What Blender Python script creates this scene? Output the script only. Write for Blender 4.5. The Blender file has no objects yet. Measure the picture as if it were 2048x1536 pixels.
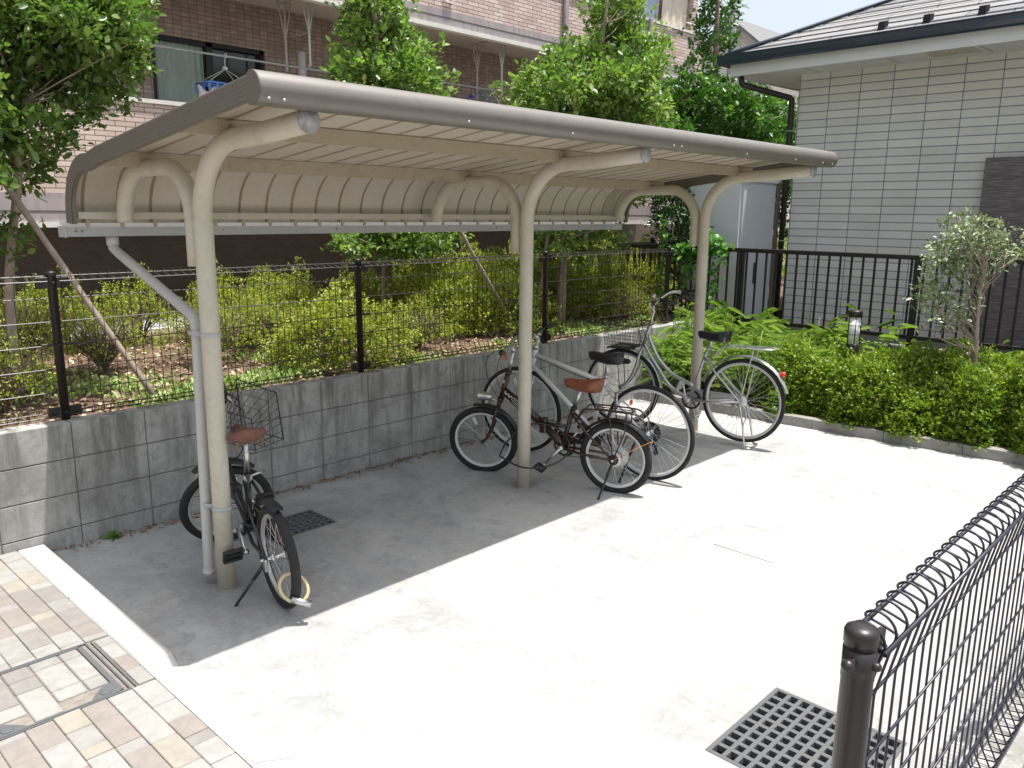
import bpy, math, random
import numpy as np
from mathutils import Vector, Matrix
random.seed(7); rng = np.random.default_rng(7)
sc = bpy.context.scene
col = sc.collection
PI = math.pi

# ------------------------------------------------------------------ object helpers
def tag(o, label=None, cat=None, group=None, kind=None):
    if label: o['label'] = label
    if cat: o['category'] = cat
    if group: o['group'] = group
    if kind: o['kind'] = kind
    return o

def empty(name, loc=(0, 0, 0), rot=(0, 0, 0)):
    o = bpy.data.objects.new(name, None); o.empty_display_size = .1
    o.location = loc; o.rotation_euler = rot; col.objects.link(o); return o

def copy_tree(o, parent=None):
    c = o.copy(); col.objects.link(c)
    if parent is not None: c.parent = parent
    for ch in [x for x in KIDS.get(o.name, [])]:
        n = copy_tree(ch, c)
    return c
KIDS = {}

class MB:
    """collects shapes, then becomes one mesh object"""
    def __init__(s): s.v = []; s.f = []; s.sm = []; s.at = []
    def add(s, v, f, smooth=False, at=0.0):
        b = len(s.v); s.v.extend([tuple(p) for p in v])
        for q in f: s.f.append(tuple(b + i for i in q)); s.sm.append(smooth); s.at.append(at)
        return s
    def box(s, x0, x1, y0, y1, z0, z1, bev=0.0, at=0.0):
        if x1 < x0: x0, x1 = x1, x0
        if y1 < y0: y0, y1 = y1, y0
        if z1 < z0: z0, z1 = z1, z0
        if bev <= 0:
            v = [(x0, y0, z0), (x1, y0, z0), (x1, y1, z0), (x0, y1, z0), (x0, y0, z1), (x1, y0, z1), (x1, y1, z1), (x0, y1, z1)]
            return s.add(v, [(3, 2, 1, 0), (4, 5, 6, 7), (0, 1, 5, 4), (1, 2, 6, 5), (2, 3, 7, 6), (3, 0, 4, 7)], at=at)
        b = bev; v = []
        X = (x0, x1); Y = (y0, y1); Z = (z0, z1); S = (1, -1)
        idx = {}
        for i in (0, 1):
            for j in (0, 1):
                for k in (0, 1):
                    for a in range(3):
                        p = [X[i] + S[i] * b, Y[j] + S[j] * b, Z[k] + S[k] * b]
                        p[a] = (X[i], Y[j], Z[k])[a]
                        idx[(i, j, k, a)] = len(v); v.append(tuple(p))
        f = []
        I = lambda i, j, k, a: idx[(i, j, k, a)]
        f += [(I(0,0,0,0), I(0,0,1,0), I(0,1,1,0), I(0,1,0,0)), (I(1,0,0,0), I(1,1,0,0), I(1,1,1,0), I(1,0,1,0)),
              (I(0,0,0,1), I(1,0,0,1), I(1,0,1,1), I(0,0,1,1)), (I(0,1,0,1), I(0,1,1,1), I(1,1,1,1), I(1,1,0,1)),
              (I(0,0,0,2), I(0,1,0,2), I(1,1,0,2), I(1,0,0,2)), (I(0,0,1,2), I(1,0,1,2), I(1,1,1,2), I(0,1,1,2))]
        for j in (0, 1):
            for k in (0, 1): f.append((I(0,j,k,1), I(1,j,k,1), I(1,j,k,2), I(0,j,k,2)))
        for i in (0, 1):
            for k in (0, 1): f.append((I(i,0,k,0), I(i,1,k,0), I(i,1,k,2), I(i,0,k,2)))
        for i in (0, 1):
            for j in (0, 1): f.append((I(i,j,0,0), I(i,j,1,0), I(i,j,1,1), I(i,j,0,1)))
        for i in (0, 1):
            for j in (0, 1):
                for k in (0, 1): f.append((I(i,j,k,0), I(i,j,k,1), I(i,j,k,2)))
        return s.add(v, f, at=at)
    def tube(s, pts, r, n=8, closed=False, caps=True, sq=None, at=0.0, up=None):
        P = [Vector(p) for p in pts]; m = len(P)
        rr = r if isinstance(r, (list, tuple)) else [r] * m
        T = []
        for i in range(m):
            if closed: t = P[(i + 1) % m] - P[i - 1]
            elif i == 0: t = P[1] - P[0]
            elif i == m - 1: t = P[-1] - P[-2]
            else: t = (P[i + 1] - P[i]).normalized() + (P[i] - P[i - 1]).normalized()
            T.append(t.normalized() if t.length > 1e-9 else Vector((0, 0, 1)))
        a = Vector(up) if up else (Vector((0, 0, 1)) if abs(T[0].z) < .9 else Vector((1, 0, 0)))
        N = (a - T[0] * a.dot(T[0])).normalized(); v = []
        for i in range(m):
            if i:
                N = (N - T[i] * N.dot(T[i]))
                N = N.normalized() if N.length > 1e-6 else T[i].orthogonal().normalized()
            B = T[i].cross(N)
            sx, sy = (sq if sq else (1, 1))
            for k in range(n):
                an = 2 * PI * k / n
                v.append(P[i] + (N * math.cos(an) * sx + B * math.sin(an) * sy) * rr[i])
        f = []
        rings = m if closed else m - 1
        for i in range(rings):
            j = (i + 1) % m
            for k in range(n):
                f.append((i * n + k, i * n + (k + 1) % n, j * n + (k + 1) % n, j * n + k))
        s.add(v, f, smooth=n > 4, at=at)
        if caps and not closed:
            b = len(s.v) - len(v)
            s.f.append(tuple(b + k for k in range(n))[::-1]); s.sm.append(False); s.at.append(at)
            s.f.append(tuple(b + (m - 1) * n + k for k in range(n))); s.sm.append(False); s.at.append(at)
        return s
    def lathe(s, prof, c=(0, 0, 0), axis='z', n=24):
        v = []
        for (r, h) in prof:
            for k in range(n):
                a = 2 * PI * k / n; x, y = r * math.cos(a), r * math.sin(a)
                p = {'z': (x, y, h), 'y': (x, h, y), 'x': (h, x, y)}[axis]
                v.append((c[0] + p[0], c[1] + p[1], c[2] + p[2]))
        f = []
        for i in range(len(prof) - 1):
            for k in range(n):
                f.append((i * n + k, i * n + (k + 1) % n, (i + 1) * n + (k + 1) % n, (i + 1) * n + k))
        f.append(tuple(range(n))[::-1]); f.append(tuple((len(prof) - 1) * n + k for k in range(n)))
        return s.add(v, f, smooth=True)
    def ext(s, poly, a0, a1, axis='x', at=0.0):
        """extrude a 2D polygon along an axis"""
        n = len(poly); v = []
        for a in (a0, a1):
            for (p, q) in poly:
                v.append({'x': (a, p, q), 'y': (p, a, q), 'z': (p, q, a)}[axis])
        f = [tuple(range(n)), tuple(range(2 * n - 1, n - 1, -1))]
        for i in range(n):
            j = (i + 1) % n; f.append((i, j, n + j, n + i))
        return s.add(v, f, at=at)
    def build(s, name, m=None, parent=None, loc=None, attr=False, recalc=True, autosmooth=None):
        me = bpy.data.meshes.new(name)
        me.from_pydata(s.v, [], s.f)
        me.polygons.foreach_set('use_smooth', s.sm)
        if attr:
            a = me.attributes.new('rnd', 'FLOAT', 'FACE'); a.data.foreach_set('value', s.at)
        if recalc:
            import bmesh
            bm = bmesh.new(); bm.from_mesh(me); bmesh.ops.recalc_face_normals(bm, faces=bm.faces); bm.to_mesh(me); bm.free()
        if m: me.materials.append(m)
        o = bpy.data.objects.new(name, me); col.objects.link(o)
        if parent is not None:
            o.parent = parent; KIDS.setdefault(parent.name, []).append(o)
        if loc: o.location = loc
        me.update(); return o

def arc(c, r, a0, a1, n, plane='yz', x=0.0):
    out = []
    for i in range(n + 1):
        a = math.radians(a0 + (a1 - a0) * i / n)
        p, q = c[0] + r * math.cos(a), c[1] + r * math.sin(a)
        out.append({'yz': (x, p, q), 'xz': (p, x, q), 'xy': (p, q, x)}[plane])
    return out

def smooth_path(P, n=6):
    """Catmull-Rom through points"""
    P = [Vector(p) for p in P]; Q = [P[0] * 2 - P[1]] + P + [P[-1] * 2 - P[-2]]; out = []
    for i in range(1, len(Q) - 2):
        for k in range(n):
            t = k / n; a, b, c, d = Q[i - 1], Q[i], Q[i + 1], Q[i + 2]
            out.append(.5 * ((2 * b) + (c - a) * t + (2 * a - 5 * b + 4 * c - d) * t * t + (3 * b - a - 3 * c + d) * t ** 3))
    out.append(P[-1]); return out

# ------------------------------------------------------------------ materials
def nt(name):
    m = bpy.data.materials.new(name); m.use_nodes = True
    t = m.node_tree; b = t.nodes['Principled BSDF']; return m, t, b
def ln(t, a, b): t.links.new(a, b)
def noise(t, scale, detail=4, rough=.6, vec=None, dist=0):
    n = t.nodes.new('ShaderNodeTexNoise'); n.inputs['Scale'].default_value = scale
    n.inputs['Detail'].default_value = detail; n.inputs['Roughness'].default_value = rough; n.inputs['Distortion'].default_value = dist
    if vec is not None: ln(t, vec, n.inputs['Vector'])
    return n.outputs['Fac']
def ramp(t, fac, stops):
    r = t.nodes.new('ShaderNodeValToRGB'); e = r.color_ramp.elements
    e[0].position, e[0].color = stops[0][0], (*stops[0][1], 1)
    e[1].position, e[1].color = stops[1][0], (*stops[1][1], 1)
    for p, c in stops[2:]:
        x = e.new(p); x.color = (*c, 1)
    ln(t, fac, r.inputs['Fac']); return r.outputs['Color']
def mixc(t, fac, a, b, mode='MIX'):
    m = t.nodes.new('ShaderNodeMix'); m.data_type = 'RGBA'; m.blend_type = mode
    for s, i in ((fac, 0), (a, 6), (b, 7)):
        if hasattr(s, 'is_output'): ln(t, s, m.inputs[i])
        elif isinstance(s, tuple): m.inputs[i].default_value = (*s, 1)
        else: m.inputs[i].default_value = s
    return m.outputs[2]
def mth(t, op, a, b=None):
    m = t.nodes.new('ShaderNodeMath'); m.operation = op
    for s, i in ((a, 0), (b, 1)):
        if s is None: continue
        if hasattr(s, 'is_output'): ln(t, s, m.inputs[i])
        else: m.inputs[i].default_value = s
    return m.outputs[0]
def bump(t, b, h, strength=.3, dist=.01):
    n = t.nodes.new('ShaderNodeBump'); n.inputs['Strength'].default_value = strength; n.inputs['Distance'].default_value = dist
    ln(t, h, n.inputs['Height']); ln(t, n.outputs['Normal'], b.inputs['Normal'])
def coord(t, kind='Object', scale=None):
    c = t.nodes.new('ShaderNodeTexCoord').outputs[kind]
    if scale:
        m = t.nodes.new('ShaderNodeMapping'); m.inputs['Scale'].default_value = scale; ln(t, c, m.inputs['Vector']); return m.outputs[0]
    return c
def geo_pos(t, scale=None):
    c = t.nodes.new('ShaderNodeNewGeometry').outputs['Position']
    if scale:
        m = t.nodes.new('ShaderNodeMapping'); m.inputs['Scale'].default_value = scale; ln(t, c, m.inputs['Vector']); return m.outputs[0]
    return c
def sep(t, v):
    s = t.nodes.new('ShaderNodeSeparateXYZ'); ln(t, v, s.inputs[0]); return s.outputs
def comb(t, x, y, z=0.0):
    c = t.nodes.new('ShaderNodeCombineXYZ')
    for s, i in ((x, 0), (y, 1), (z, 2)):
        if hasattr(s, 'is_output'): ln(t, s, c.inputs[i])
        else: c.inputs[i].default_value = s
    return c.outputs[0]

def simple(name, c, rough=.5, metal=0.0, var=.0, vs=8, bmp=0, spec=None, coat=0):
    m, t, b = nt(name)
    b.inputs['Roughness'].default_value = rough; b.inputs['Metallic'].default_value = metal
    if coat: b.inputs['Coat Weight'].default_value = coat
    if var > 0:
        n = noise(t, vs, 5, .65, coord(t))
        lo = tuple(x * (1 - var) for x in c); hi = tuple(min(1, x * (1 + var * .6)) for x in c)
        ln(t, ramp(t, n, [(.3, lo), (.72, hi)]), b.inputs['Base Color'])
        if bmp: bump(t, b, noise(t, vs * 12, 3, .6, coord(t)), bmp, .004)
    else: b.inputs['Base Color'].default_value = (*c, 1)
    return m

def concrete(name, lo, mid, hi, stain=(.22, .22, .2), sc_=1.0, streak=False, speck=.5, slab=False):
    m, t, b = nt(name); v = geo_pos(t)
    n1 = noise(t, 1.3 * sc_, 7, .68, v, .6); n2 = noise(t, 55, 3, .7, v); n3 = noise(t, 5 * sc_, 5, .7, v, 1.2)
    c = ramp(t, n1, [(.33, lo), (.5, mid), (.68, hi)])
    c = mixc(t, ramp(t, n3, [(.52, (0, 0, 0)), (.72, (speck,) * 3)]), c, stain)
    c = mixc(t, .22, c, ramp(t, n2, [(.3, (.34, .34, .34)), (.7, (.66, .66, .66))]), 'OVERLAY')
    if slab:
        p = sep(t, v)
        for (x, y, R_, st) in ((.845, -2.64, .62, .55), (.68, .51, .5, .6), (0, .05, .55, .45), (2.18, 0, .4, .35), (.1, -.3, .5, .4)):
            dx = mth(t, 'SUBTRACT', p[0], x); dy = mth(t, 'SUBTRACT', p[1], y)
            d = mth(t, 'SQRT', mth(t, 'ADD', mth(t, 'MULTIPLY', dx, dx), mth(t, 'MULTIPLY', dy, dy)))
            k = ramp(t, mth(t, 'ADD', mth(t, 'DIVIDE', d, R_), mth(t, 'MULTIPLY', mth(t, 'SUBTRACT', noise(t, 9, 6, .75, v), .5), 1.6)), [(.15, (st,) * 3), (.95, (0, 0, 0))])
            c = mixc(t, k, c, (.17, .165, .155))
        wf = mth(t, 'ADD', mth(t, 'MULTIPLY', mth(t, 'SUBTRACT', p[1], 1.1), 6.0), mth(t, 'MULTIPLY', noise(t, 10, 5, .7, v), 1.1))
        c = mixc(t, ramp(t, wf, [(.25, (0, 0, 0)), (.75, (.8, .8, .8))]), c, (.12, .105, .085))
        vo = t.nodes.new('ShaderNodeTexVoronoi'); vo.feature = 'DISTANCE_TO_EDGE'; vo.inputs['Scale'].default_value = .55
        wv = t.nodes.new('ShaderNodeVectorMath'); wv.operation = 'ADD'; nn = t.nodes.new('ShaderNodeTexNoise'); nn.inputs['Scale'].default_value = 2.5; nn.inputs['Detail'].default_value = 6; ln(t, v, nn.inputs['Vector'])
        ln(t, v, wv.inputs[0]); ln(t, nn.outputs['Color'], wv.inputs[1]); ln(t, wv.outputs[0], vo.inputs['Vector'])
        c = mixc(t, mth(t, 'MULTIPLY', ramp(t, vo.outputs['Distance'], [(.0, (1, 1, 1)), (.0022, (0, 0, 0))]), ramp(t, noise(t, .9, 2, .5, v), [(.52, (0, 0, 0)), (.64, (.35,) * 3)])), c, (.16, .16, .15))
        gr = noise(t, 1, 6, .7, geo_pos(t, (2.2, .5, 1)), 1.5)
        c = mixc(t, ramp(t, gr, [(.5, (0, 0, 0)), (.7, (.45,) * 3)]), c, (.44, .425, .385))
    if streak:
        g = noise(t, 1, 5, .75, geo_pos(t, (9, 9, .9)))
        s = sep(t, geo_pos(t))[2]
        c = mixc(t, mth(t, 'MULTIPLY', ramp(t, g, [(.45, (0, 0, 0)), (.62, (1, 1, 1))]), ramp(t, s, [(.1, (.35,) * 3), (.7, (.85,) * 3)])), c, (.13, .13, .115))
        gw = noise(t, 1, 3, .6, geo_pos(t, (14, 14, 1.6)))
        c = mixc(t, mth(t, 'MULTIPLY', ramp(t, gw, [(.6, (0, 0, 0)), (.75, (.6,) * 3)]), .6), c, (.62, .62, .6))
    ln(t, c, b.inputs['Base Color']); b.inputs['Roughness'].default_value = .88
    bump(t, b, noise(t, 160, 3, .6, v), .35, .003); return m

M = {}
M['slab'] = concrete('slab_concrete', (.28, .288, .285), (.365, .37, .362), (.45, .45, .435), (.20, .205, .20), 1.3, speck=.6, slab=True)
M['border'] = concrete('border_concrete', (.37, .362, .35), (.43, .422, .41), (.48, .47, .455), (.31, .30, .29), 2.0, speck=.3)
M['block'] = concrete('block_concrete', (.26, .258, .24), (.36, .354, .335), (.45, .445, .42), (.19, .187, .17), 2.2, streak=True, speck=.7)
M['mortar'] = simple('mortar', (.17, .16, .145), .95, var=.3, vs=20)
M['joint_sand'] = simple('joint_sand', (.24, .215, .185), 1, var=.3, vs=30)
M['kerb'] = concrete('kerb_concrete', (.20, .19, .175), (.27, .26, .24), (.34, .33, .31), (.14, .13, .115), 3)
M['asphalt'] = simple('asphalt', (.2, .2, .2), .95, var=.25, vs=30)
M['path'] = simple('grey_paving', (.30, .295, .31), .9, var=.18, vs=3)
M['cream'] = None

def m_paint(name, c, dirt=(.23, .16, .10), amount=.5, rough=.45):
    m, t, b = nt(name); v = geo_pos(t)
    n = noise(t, 6, 6, .7, v, .8); n2 = noise(t, 40, 4, .7, v)
    d = mth(t, 'MULTIPLY', ramp(t, n, [(.5, (0, 0, 0)), (.78, (1, 1, 1))]), amount)
    cc = mixc(t, d, c, dirt)
    cc = mixc(t, .25, cc, ramp(t, n2, [(.35, tuple(x * .8 for x in c)), (.65, tuple(min(1, x * 1.1) for x in c))]))
    ln(t, cc, b.inputs['Base Color']); b.inputs['Roughness'].default_value = rough; return m
M['cream'] = m_paint('cream_paint', (.56, .51, .41), amount=.42)
M['cream_dirty'] = m_paint('cream_paint_dirty', (.44, .37, .26), (.2, .14, .08), .6)
M['sheet'] = m_paint('roof_sheet_paint', (.55, .49, .41), (.36, .28, .2), .35)
M['seam'] = m_paint('seam_grime', (.33, .25, .17), (.14, .09, .06), .7, .8)
M['bronze'] = m_paint('bronze_paint', (.15, .132, .108), (.10, .08, .06), .4, .42)
M['beam'] = m_paint('front_beam_paint', (.135, .115, .092), (.075, .052, .032), .6, .5)
M['beam'].node_tree.nodes['Principled BSDF'].inputs['Coat Weight'].default_value = .9; M['beam'].node_tree.nodes['Principled BSDF'].inputs['Coat Roughness'].default_value = .42; M['beam'].node_tree.nodes['Principled BSDF'].inputs['Specular IOR Level'].default_value = .8
M['galv'] = m_paint('galvanised', (.43, .43, .42), (.3, .26, .2), .35, .45)
M['cap'] = simple('dusty_end_cap', (.37, .36, .345), .8, var=.5, vs=30)
M['pvc'] = m_paint('grey_pipe', (.52, .51, .475), (.35, .33, .3), .35)
M['black_metal'] = simple('black_fence_paint', (.018, .014, .013), .42, var=.2, vs=10)
M['dark_metal'] = simple('dark_brown_fence_paint', (.020, .016, .017), .38)
M['wire'] = simple('fence_wire_coat', (.022, .022, .034), .35)
M['wire_bg'] = simple('fence_wire_coat_far', (.03, .026, .024), .4)
M['iron'] = m_paint('cast_iron', (.10, .105, .11), (.16, .14, .12), .5, .75)
M['pit'] = simple('drain_pit', (.008, .008, .008), 1)
M['black'] = simple('black_gloss', (.012, .012, .013), .28, coat=.3)
M['brown_paint'] = simple('dark_brown_gloss', (.035, .014, .010), .3, coat=.4)
M['rubber'] = simple('tyre_rubber', (.022, .021, .021), .85, var=.3, vs=14)
M['alloy'] = simple('alloy', (.62, .62, .61), .3, 1.0)
M['alloy_dull'] = simple('alloy_rim', (.62, .62, .60), .42, .6)
M['white_rim'] = simple('pale_rim', (.66, .66, .64), .45)
M['steel'] = simple('spoke_steel', (.55, .55, .55), .35, .9)
M['silver'] = simple('silver_frame', (.55, .55, .56), .3, .85)
M['white_frame'] = simple('white_frame_paint', (.72, .72, .70), .3, coat=.4)
M['leather'] = simple('brown_saddle', (.23, .075, .035), .5, var=.35, vs=20)
M['leather_old'] = simple('faded_brown_saddle', (.17, .075, .055), .75, var=.35, vs=25)
M['saddle_black'] = simple('black_saddle', (.014, .014, .016), .5)
M['plastic'] = simple('black_plastic', (.02, .02, .02), .55)
M['rust'] = simple('rusty_steel', (.33, .2, .1), .7, .2, var=.5, vs=40)
M['red'] = simple('red_reflector', (.65, .04, .02), .2, coat=.5)
M['orange'] = simple('amber_reflector', (.8, .28, .03), .25)
M['lockhose'] = simple('yellowed_cable_sleeve', (.55, .47, .27), .3, coat=.4)
M['white'] = simple('white_print', (.78, .78, .76), .5)
M['bark'] = simple('bark', (.22, .17, .13), .9, var=.45, vs=14, bmp=.5)
M['bark_pale'] = simple('pale_bark', (.38, .30, .24), .9, var=.4, vs=16, bmp=.4)
M['stake'] = simple('wooden_stake', (.30, .245, .195), .8, var=.3, vs=12)
M['twig'] = simple('twig', (.16, .11, .085), .9)
M['soil'] = None

def foliage(name, dark, mid, light, gloss=.4, trans=.3):
    m, t, b = nt(name)
    a = t.nodes.new('ShaderNodeAttribute'); a.attribute_name = 'rnd'
    c = ramp(t, a.outputs['Fac'], [(0, dark), (.55, mid), (1, light)])
    n = noise(t, 3.2, 3, .6, geo_pos(t)); c = mixc(t, ramp(t, n, [(.42, (0, 0, 0)), (.62, (.6,) * 3)]), c, mixc(t, 1.0, c, (.62, .72, .6), 'MULTIPLY'))
    oi = t.nodes.new('ShaderNodeObjectInfo'); c = mixc(t, mth(t, 'MULTIPLY', oi.outputs['Random'], .4), c, mixc(t, 1.0, c, (.85, .78, .8), 'MULTIPLY'))
    ln(t, c, b.inputs['Base Color']); b.inputs['Roughness'].default_value = gloss
    tr = t.nodes.new('ShaderNodeBsdfTranslucent'); ln(t, mixc(t, 1.0, c, (1.0, 1.25, .45), 'MULTIPLY'), tr.inputs['Color'])
    mx = t.nodes.new('ShaderNodeMixShader'); mx.inputs[0].default_value = trans
    ln(t, b.outputs[0], mx.inputs[1]); ln(t, tr.outputs[0], mx.inputs[2])
    ln(t, mx.outputs[0], t.nodes['Material Output'].inputs['Surface']); return m
M['leaf_tree'] = foliage('glossy_tree_leaf', (.06, .125, .03), (.17, .27, .07), (.36, .45, .14), .36, .4)
M['leaf_far'] = foliage('dark_tree_leaf', (.035, .09, .025), (.09, .20, .04), (.20, .35, .07), .33, .36)
M['leaf_azalea'] = foliage('azalea_leaf', (.15, .18, .03), (.36, .40, .06), (.62, .62, .13), .5, .38)
M['leaf_hedge'] = foliage('hedge_leaf', (.08, .14, .02), (.25, .35, .04), (.50, .56, .09), .42, .38)
M['leaf_bamboo'] = foliage('bamboo_leaf', (.13, .21, .045), (.27, .38, .10), (.46, .54, .24), .42, .34)
M['leaf_grey'] = foliage('greyish_leaf', (.12, .16, .08), (.28, .33, .18), (.55, .56, .42), .36, .16)
M['leaf_dark'] = foliage('camellia_leaf', (.012, .035, .012), (.03, .075, .02), (.06, .14, .03), .3, .15)
M['leaf_vine'] = foliage('vine_leaf', (.07, .2, .035), (.14, .34, .06), (.24, .46, .11), .4, .35)
M['leaf_weed'] = foliage('weed_leaf', (.16, .24, .06), (.30, .41, .12), (.5, .58, .26), .5, .3)
M['litter'] = foliage('dead_leaf', (.16, .085, .05), (.38, .25, .17), (.62, .5, .38), .8, .05)

def m_soil():
    m, t, b = nt('soil'); v = geo_pos(t)
    c = ramp(t, noise(t, 7, 7, .75, v, .5), [(.35, (.07, .045, .03)), (.55, (.17, .11, .075)), (.7, (.3, .21, .15))])
    ln(t, c, b.inputs['Base Color']); b.inputs['Roughness'].default_value = 1
    bump(t, b, noise(t, 40, 5, .7, v), .8, .03); return m
M['soil'] = m_soil()

def m_brick(name, plane, c1, c2, mortar, bw, rh, ms, off=.5, bias=0, rough=.6, bmp=.35, var=True, shift=(0, 0)):
    m, t, b = nt(name); s = sep(t, geo_pos(t))
    ax = {'xz': (0, 2), 'yz': (1, 2), 'xy': (0, 1)}[plane]
    u = mth(t, 'ADD', s[ax[0]], shift[0]); w = mth(t, 'ADD', s[ax[1]], shift[1])
    v = comb(t, u, w, 0.0)
    k = t.nodes.new('ShaderNodeTexBrick'); ln(t, v, k.inputs['Vector'])
    k.offset = off; k.squash = 1.0
    for n_, val in (('Scale', 1.0), ('Mortar Size', ms), ('Mortar Smooth', .1), ('Bias', bias), ('Brick Width', bw), ('Row Height', rh)): k.inputs[n_].default_value = val
    k.inputs['Color1'].default_value = (*c1, 1); k.inputs['Color2'].default_value = (*c2, 1); k.inputs['Mortar'].default_value = (*mortar, 1)
    c = k.outputs['Color']
    if var:
        n = noise(t, 2.2, 5, .6, geo_pos(t))
        c = mixc(t, .35, c, ramp(t, n, [(.3, (.38,) * 3), (.7, (.62,) * 3)]), 'OVERLAY')
    ln(t, c, b.inputs['Base Color']); b.inputs['Roughness'].default_value = rough
    bump(t, b, mth(t, 'SUBTRACT', 1.0, k.outputs['Fac']), bmp, .004); return m
M['tile_parapet'] = m_brick('pink_brick_tile', 'xz', (.54, .40, .345), (.72, .58, .52), (.16, .10, .085), .21, .054, .0045, .5)
M['tile_shaded'] = m_brick('shaded_brick_tile', 'xz', (.33, .235, .205), (.47, .35, .31), (.17, .135, .12), .108, .054, .0045, 0)  # brick like the parapet's; balcony shade is put into the darker colours
M['tile_grey'] = m_brick('grey_band_tile', 'xz', (.33, .285, .29), (.41, .35, .355), (.36, .32, .32), .055, .15, .003, 0)
M['tile_base'] = m_brick('dark_base_tile', 'xz', (.115, .08, .066), (.145, .10, .082), (.095, .068, .058), .108, .054, .003, .5)
M['siding'] = m_brick('pale_siding', 'yz', (.61, .60, .55), (.70, .685, .635), (.17, .20, .235), .36, .0905, .0050, 0, bmp=.6, rough=.7, shift=(.10, .02))
M['siding_x'] = m_brick('pale_siding_side', 'xz', (.61, .60, .55), (.70, .685, .635), (.17, .20, .235), .36, .0905, .0050, 0, bmp=.6, rough=.7, shift=(0, .02))
M['ceiling'] = simple('balcony_soffit', (.62, .55, .48), .8, var=.1, vs=2)
M['coping'] = simple('pale_coping', (.72, .68, .64), .6, var=.1, vs=5)
M['soffit'] = simple('white_eave_board', (.70, .71, .70), .6, var=.06, vs=2)
M['navy'] = simple('navy_gutter', (.028, .045, .07), .33, coat=.3)
M['shingle'] = m_brick('slate_shingle', 'yz', (.17, .175, .185), (.26, .255, .25), (.04, .04, .042), .9, .078, .006, .5, rough=.75, bmp=1.0, shift=(0, .03))
M['cabinet'] = simple('pale_grey_steel', (.66, .68, .70), .45, var=.06, vs=2)
M['cabinet_shaded'] = simple('shaded_steel_door', (.50, .53, .56), .45, var=.08, vs=2)  # door face: shade of the house eave put into a darker steel colour
M['frame_brown'] = simple('brown_frame', (.13, .10, .095), .5)
M['curtain'] = simple('green_grey_curtain', (.42, .52, .47), .8, var=.12, vs=3)
M['glassdark'] = simple('dark_glass', (.02, .022, .024), .08)
M['blue_plastic'] = simple('blue_plastic', (.10, .24, .62), .4)
M['navy_plastic'] = simple('royal_blue_plastic', (.04, .06, .4), .4)
M['green_plastic'] = simple('mint_plastic', (.18, .5, .42), .4)
M['cloth_beige'] = simple('beige_cloth', (.62, .56, .46), .9, var=.2, vs=6)
M['cloth_blue'] = simple('blue_grey_cloth', (.40, .44, .56), .9, var=.15, vs=4)
M['cloth_pink'] = simple('pale_pink_cloth', (.62, .54, .54), .9, var=.1, vs=6)
M['lamp_glass'] = simple('milky_lamp_glass', (.8, .82, .8), .6)
M['pipe_white'] = simple('offwhite_pipe', (.66, .65, .62), .5)

def m_screen():
    m, t, b = nt('reed_screen'); v = geo_pos(t, (1, 3, 90))
    c = ramp(t, noise(t, 2, 4, .7, v), [(.3, (.06, .05, .05)), (.5, (.15, .13, .13)), (.72, (.34, .31, .30))])
    ln(t, c, b.inputs['Base Color']); b.inputs['Roughness'].default_value = .85; bump(t, b, noise(t, 2, 3, .6, v), .6, .01); return m
M['screen'] = m_screen()

def m_paver():
    m, t, b = nt('stone_paver'); v = geo_pos(t)
    a = t.nodes.new('ShaderNodeAttribute'); a.attribute_name = 'rnd'
    c = ramp(t, a.outputs['Fac'], [(0, (.25, .222, .20)), (.3, (.235, .22, .207)), (.5, (.31, .288, .24)), (.75, (.275, .265, .25)), (1, (.315, .305, .288))])
    c = mixc(t, ramp(t, noise(t, 5, 6, .75, v, .8), [(.5, (0, 0, 0)), (.75, (.5,) * 3)]), c, (.2, .185, .165))
    c = mixc(t, .5, c, ramp(t, noise(t, 16, 6, .75, v, .4), [(.3, (.36,) * 3), (.7, (.62,) * 3)]), 'OVERLAY')
    ln(t, c, b.inputs['Base Color']); b.inputs['Roughness'].default_value = .85
    bump(t, b, noise(t, 60, 5, .7, v), .5, .006); return m
M['paver'] = m_paver()

# ------------------------------------------------------------------ foliage geometry
def leaf_mesh(name, P, D, L, W, rnd, mat, parent=None, droop=0.0, fold=.25, join=None):
    """P base points, D directions, L/W lengths; 6-vert folded leaves"""
    n = len(P); D = D / (np.linalg.norm(D, axis=1, keepdims=True) + 1e-9)
    up = rng.normal(size=(n, 3)) * .45 + np.array([0, 0, 1.0])
    S = np.cross(D, up); S /= (np.linalg.norm(S, axis=1, keepdims=True) + 1e-9)
    N = np.cross(S, D)
    L = np.broadcast_to(L, n)[:, None]; W = np.broadcast_to(W, n)[:, None]
    tip = P + D * L - np.array([0, 0, 1]) * L * droop
    a = P + D * L * .33; c = P + D * L * .72 - np.array([0, 0, 1]) * L * droop * .4
    f = N * W * fold
    V = np.stack([P, a + S * W + f, c + S * W * .8 + f * .8, tip, c - S * W * .8 + f * .8, a - S * W + f], axis=1).reshape(-1, 3)
    base = np.arange(n)[:, None] * 6
    F = np.concatenate([base + np.array([[0, 1, 2, 3]]), base + np.array([[0, 3, 4, 5]])], axis=1).reshape(-1, 4)
    me = bpy.data.meshes.new(name)
    me.vertices.add(len(V)); me.vertices.foreach_set('co', V.ravel().astype(np.float32))
    me.loops.add(F.size); me.loops.foreach_set('vertex_index', F.ravel().astype(np.int32))
    me.polygons.add(len(F)); me.polygons.foreach_set('loop_start', np.arange(0, F.size, 4, dtype=np.int32))
    me.update(calc_edges=True)
    at = me.attributes.new('rnd', 'FLOAT', 'FACE'); at.data.foreach_set('value', np.repeat(rnd, 2).astype(np.float32))
    me.materials.append(mat)
    o = bpy.data.objects.new(name, me); col.objects.link(o)
    if parent is not None: o.parent = parent; KIDS.setdefault(parent.name, []).append(o)
    return o

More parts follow.
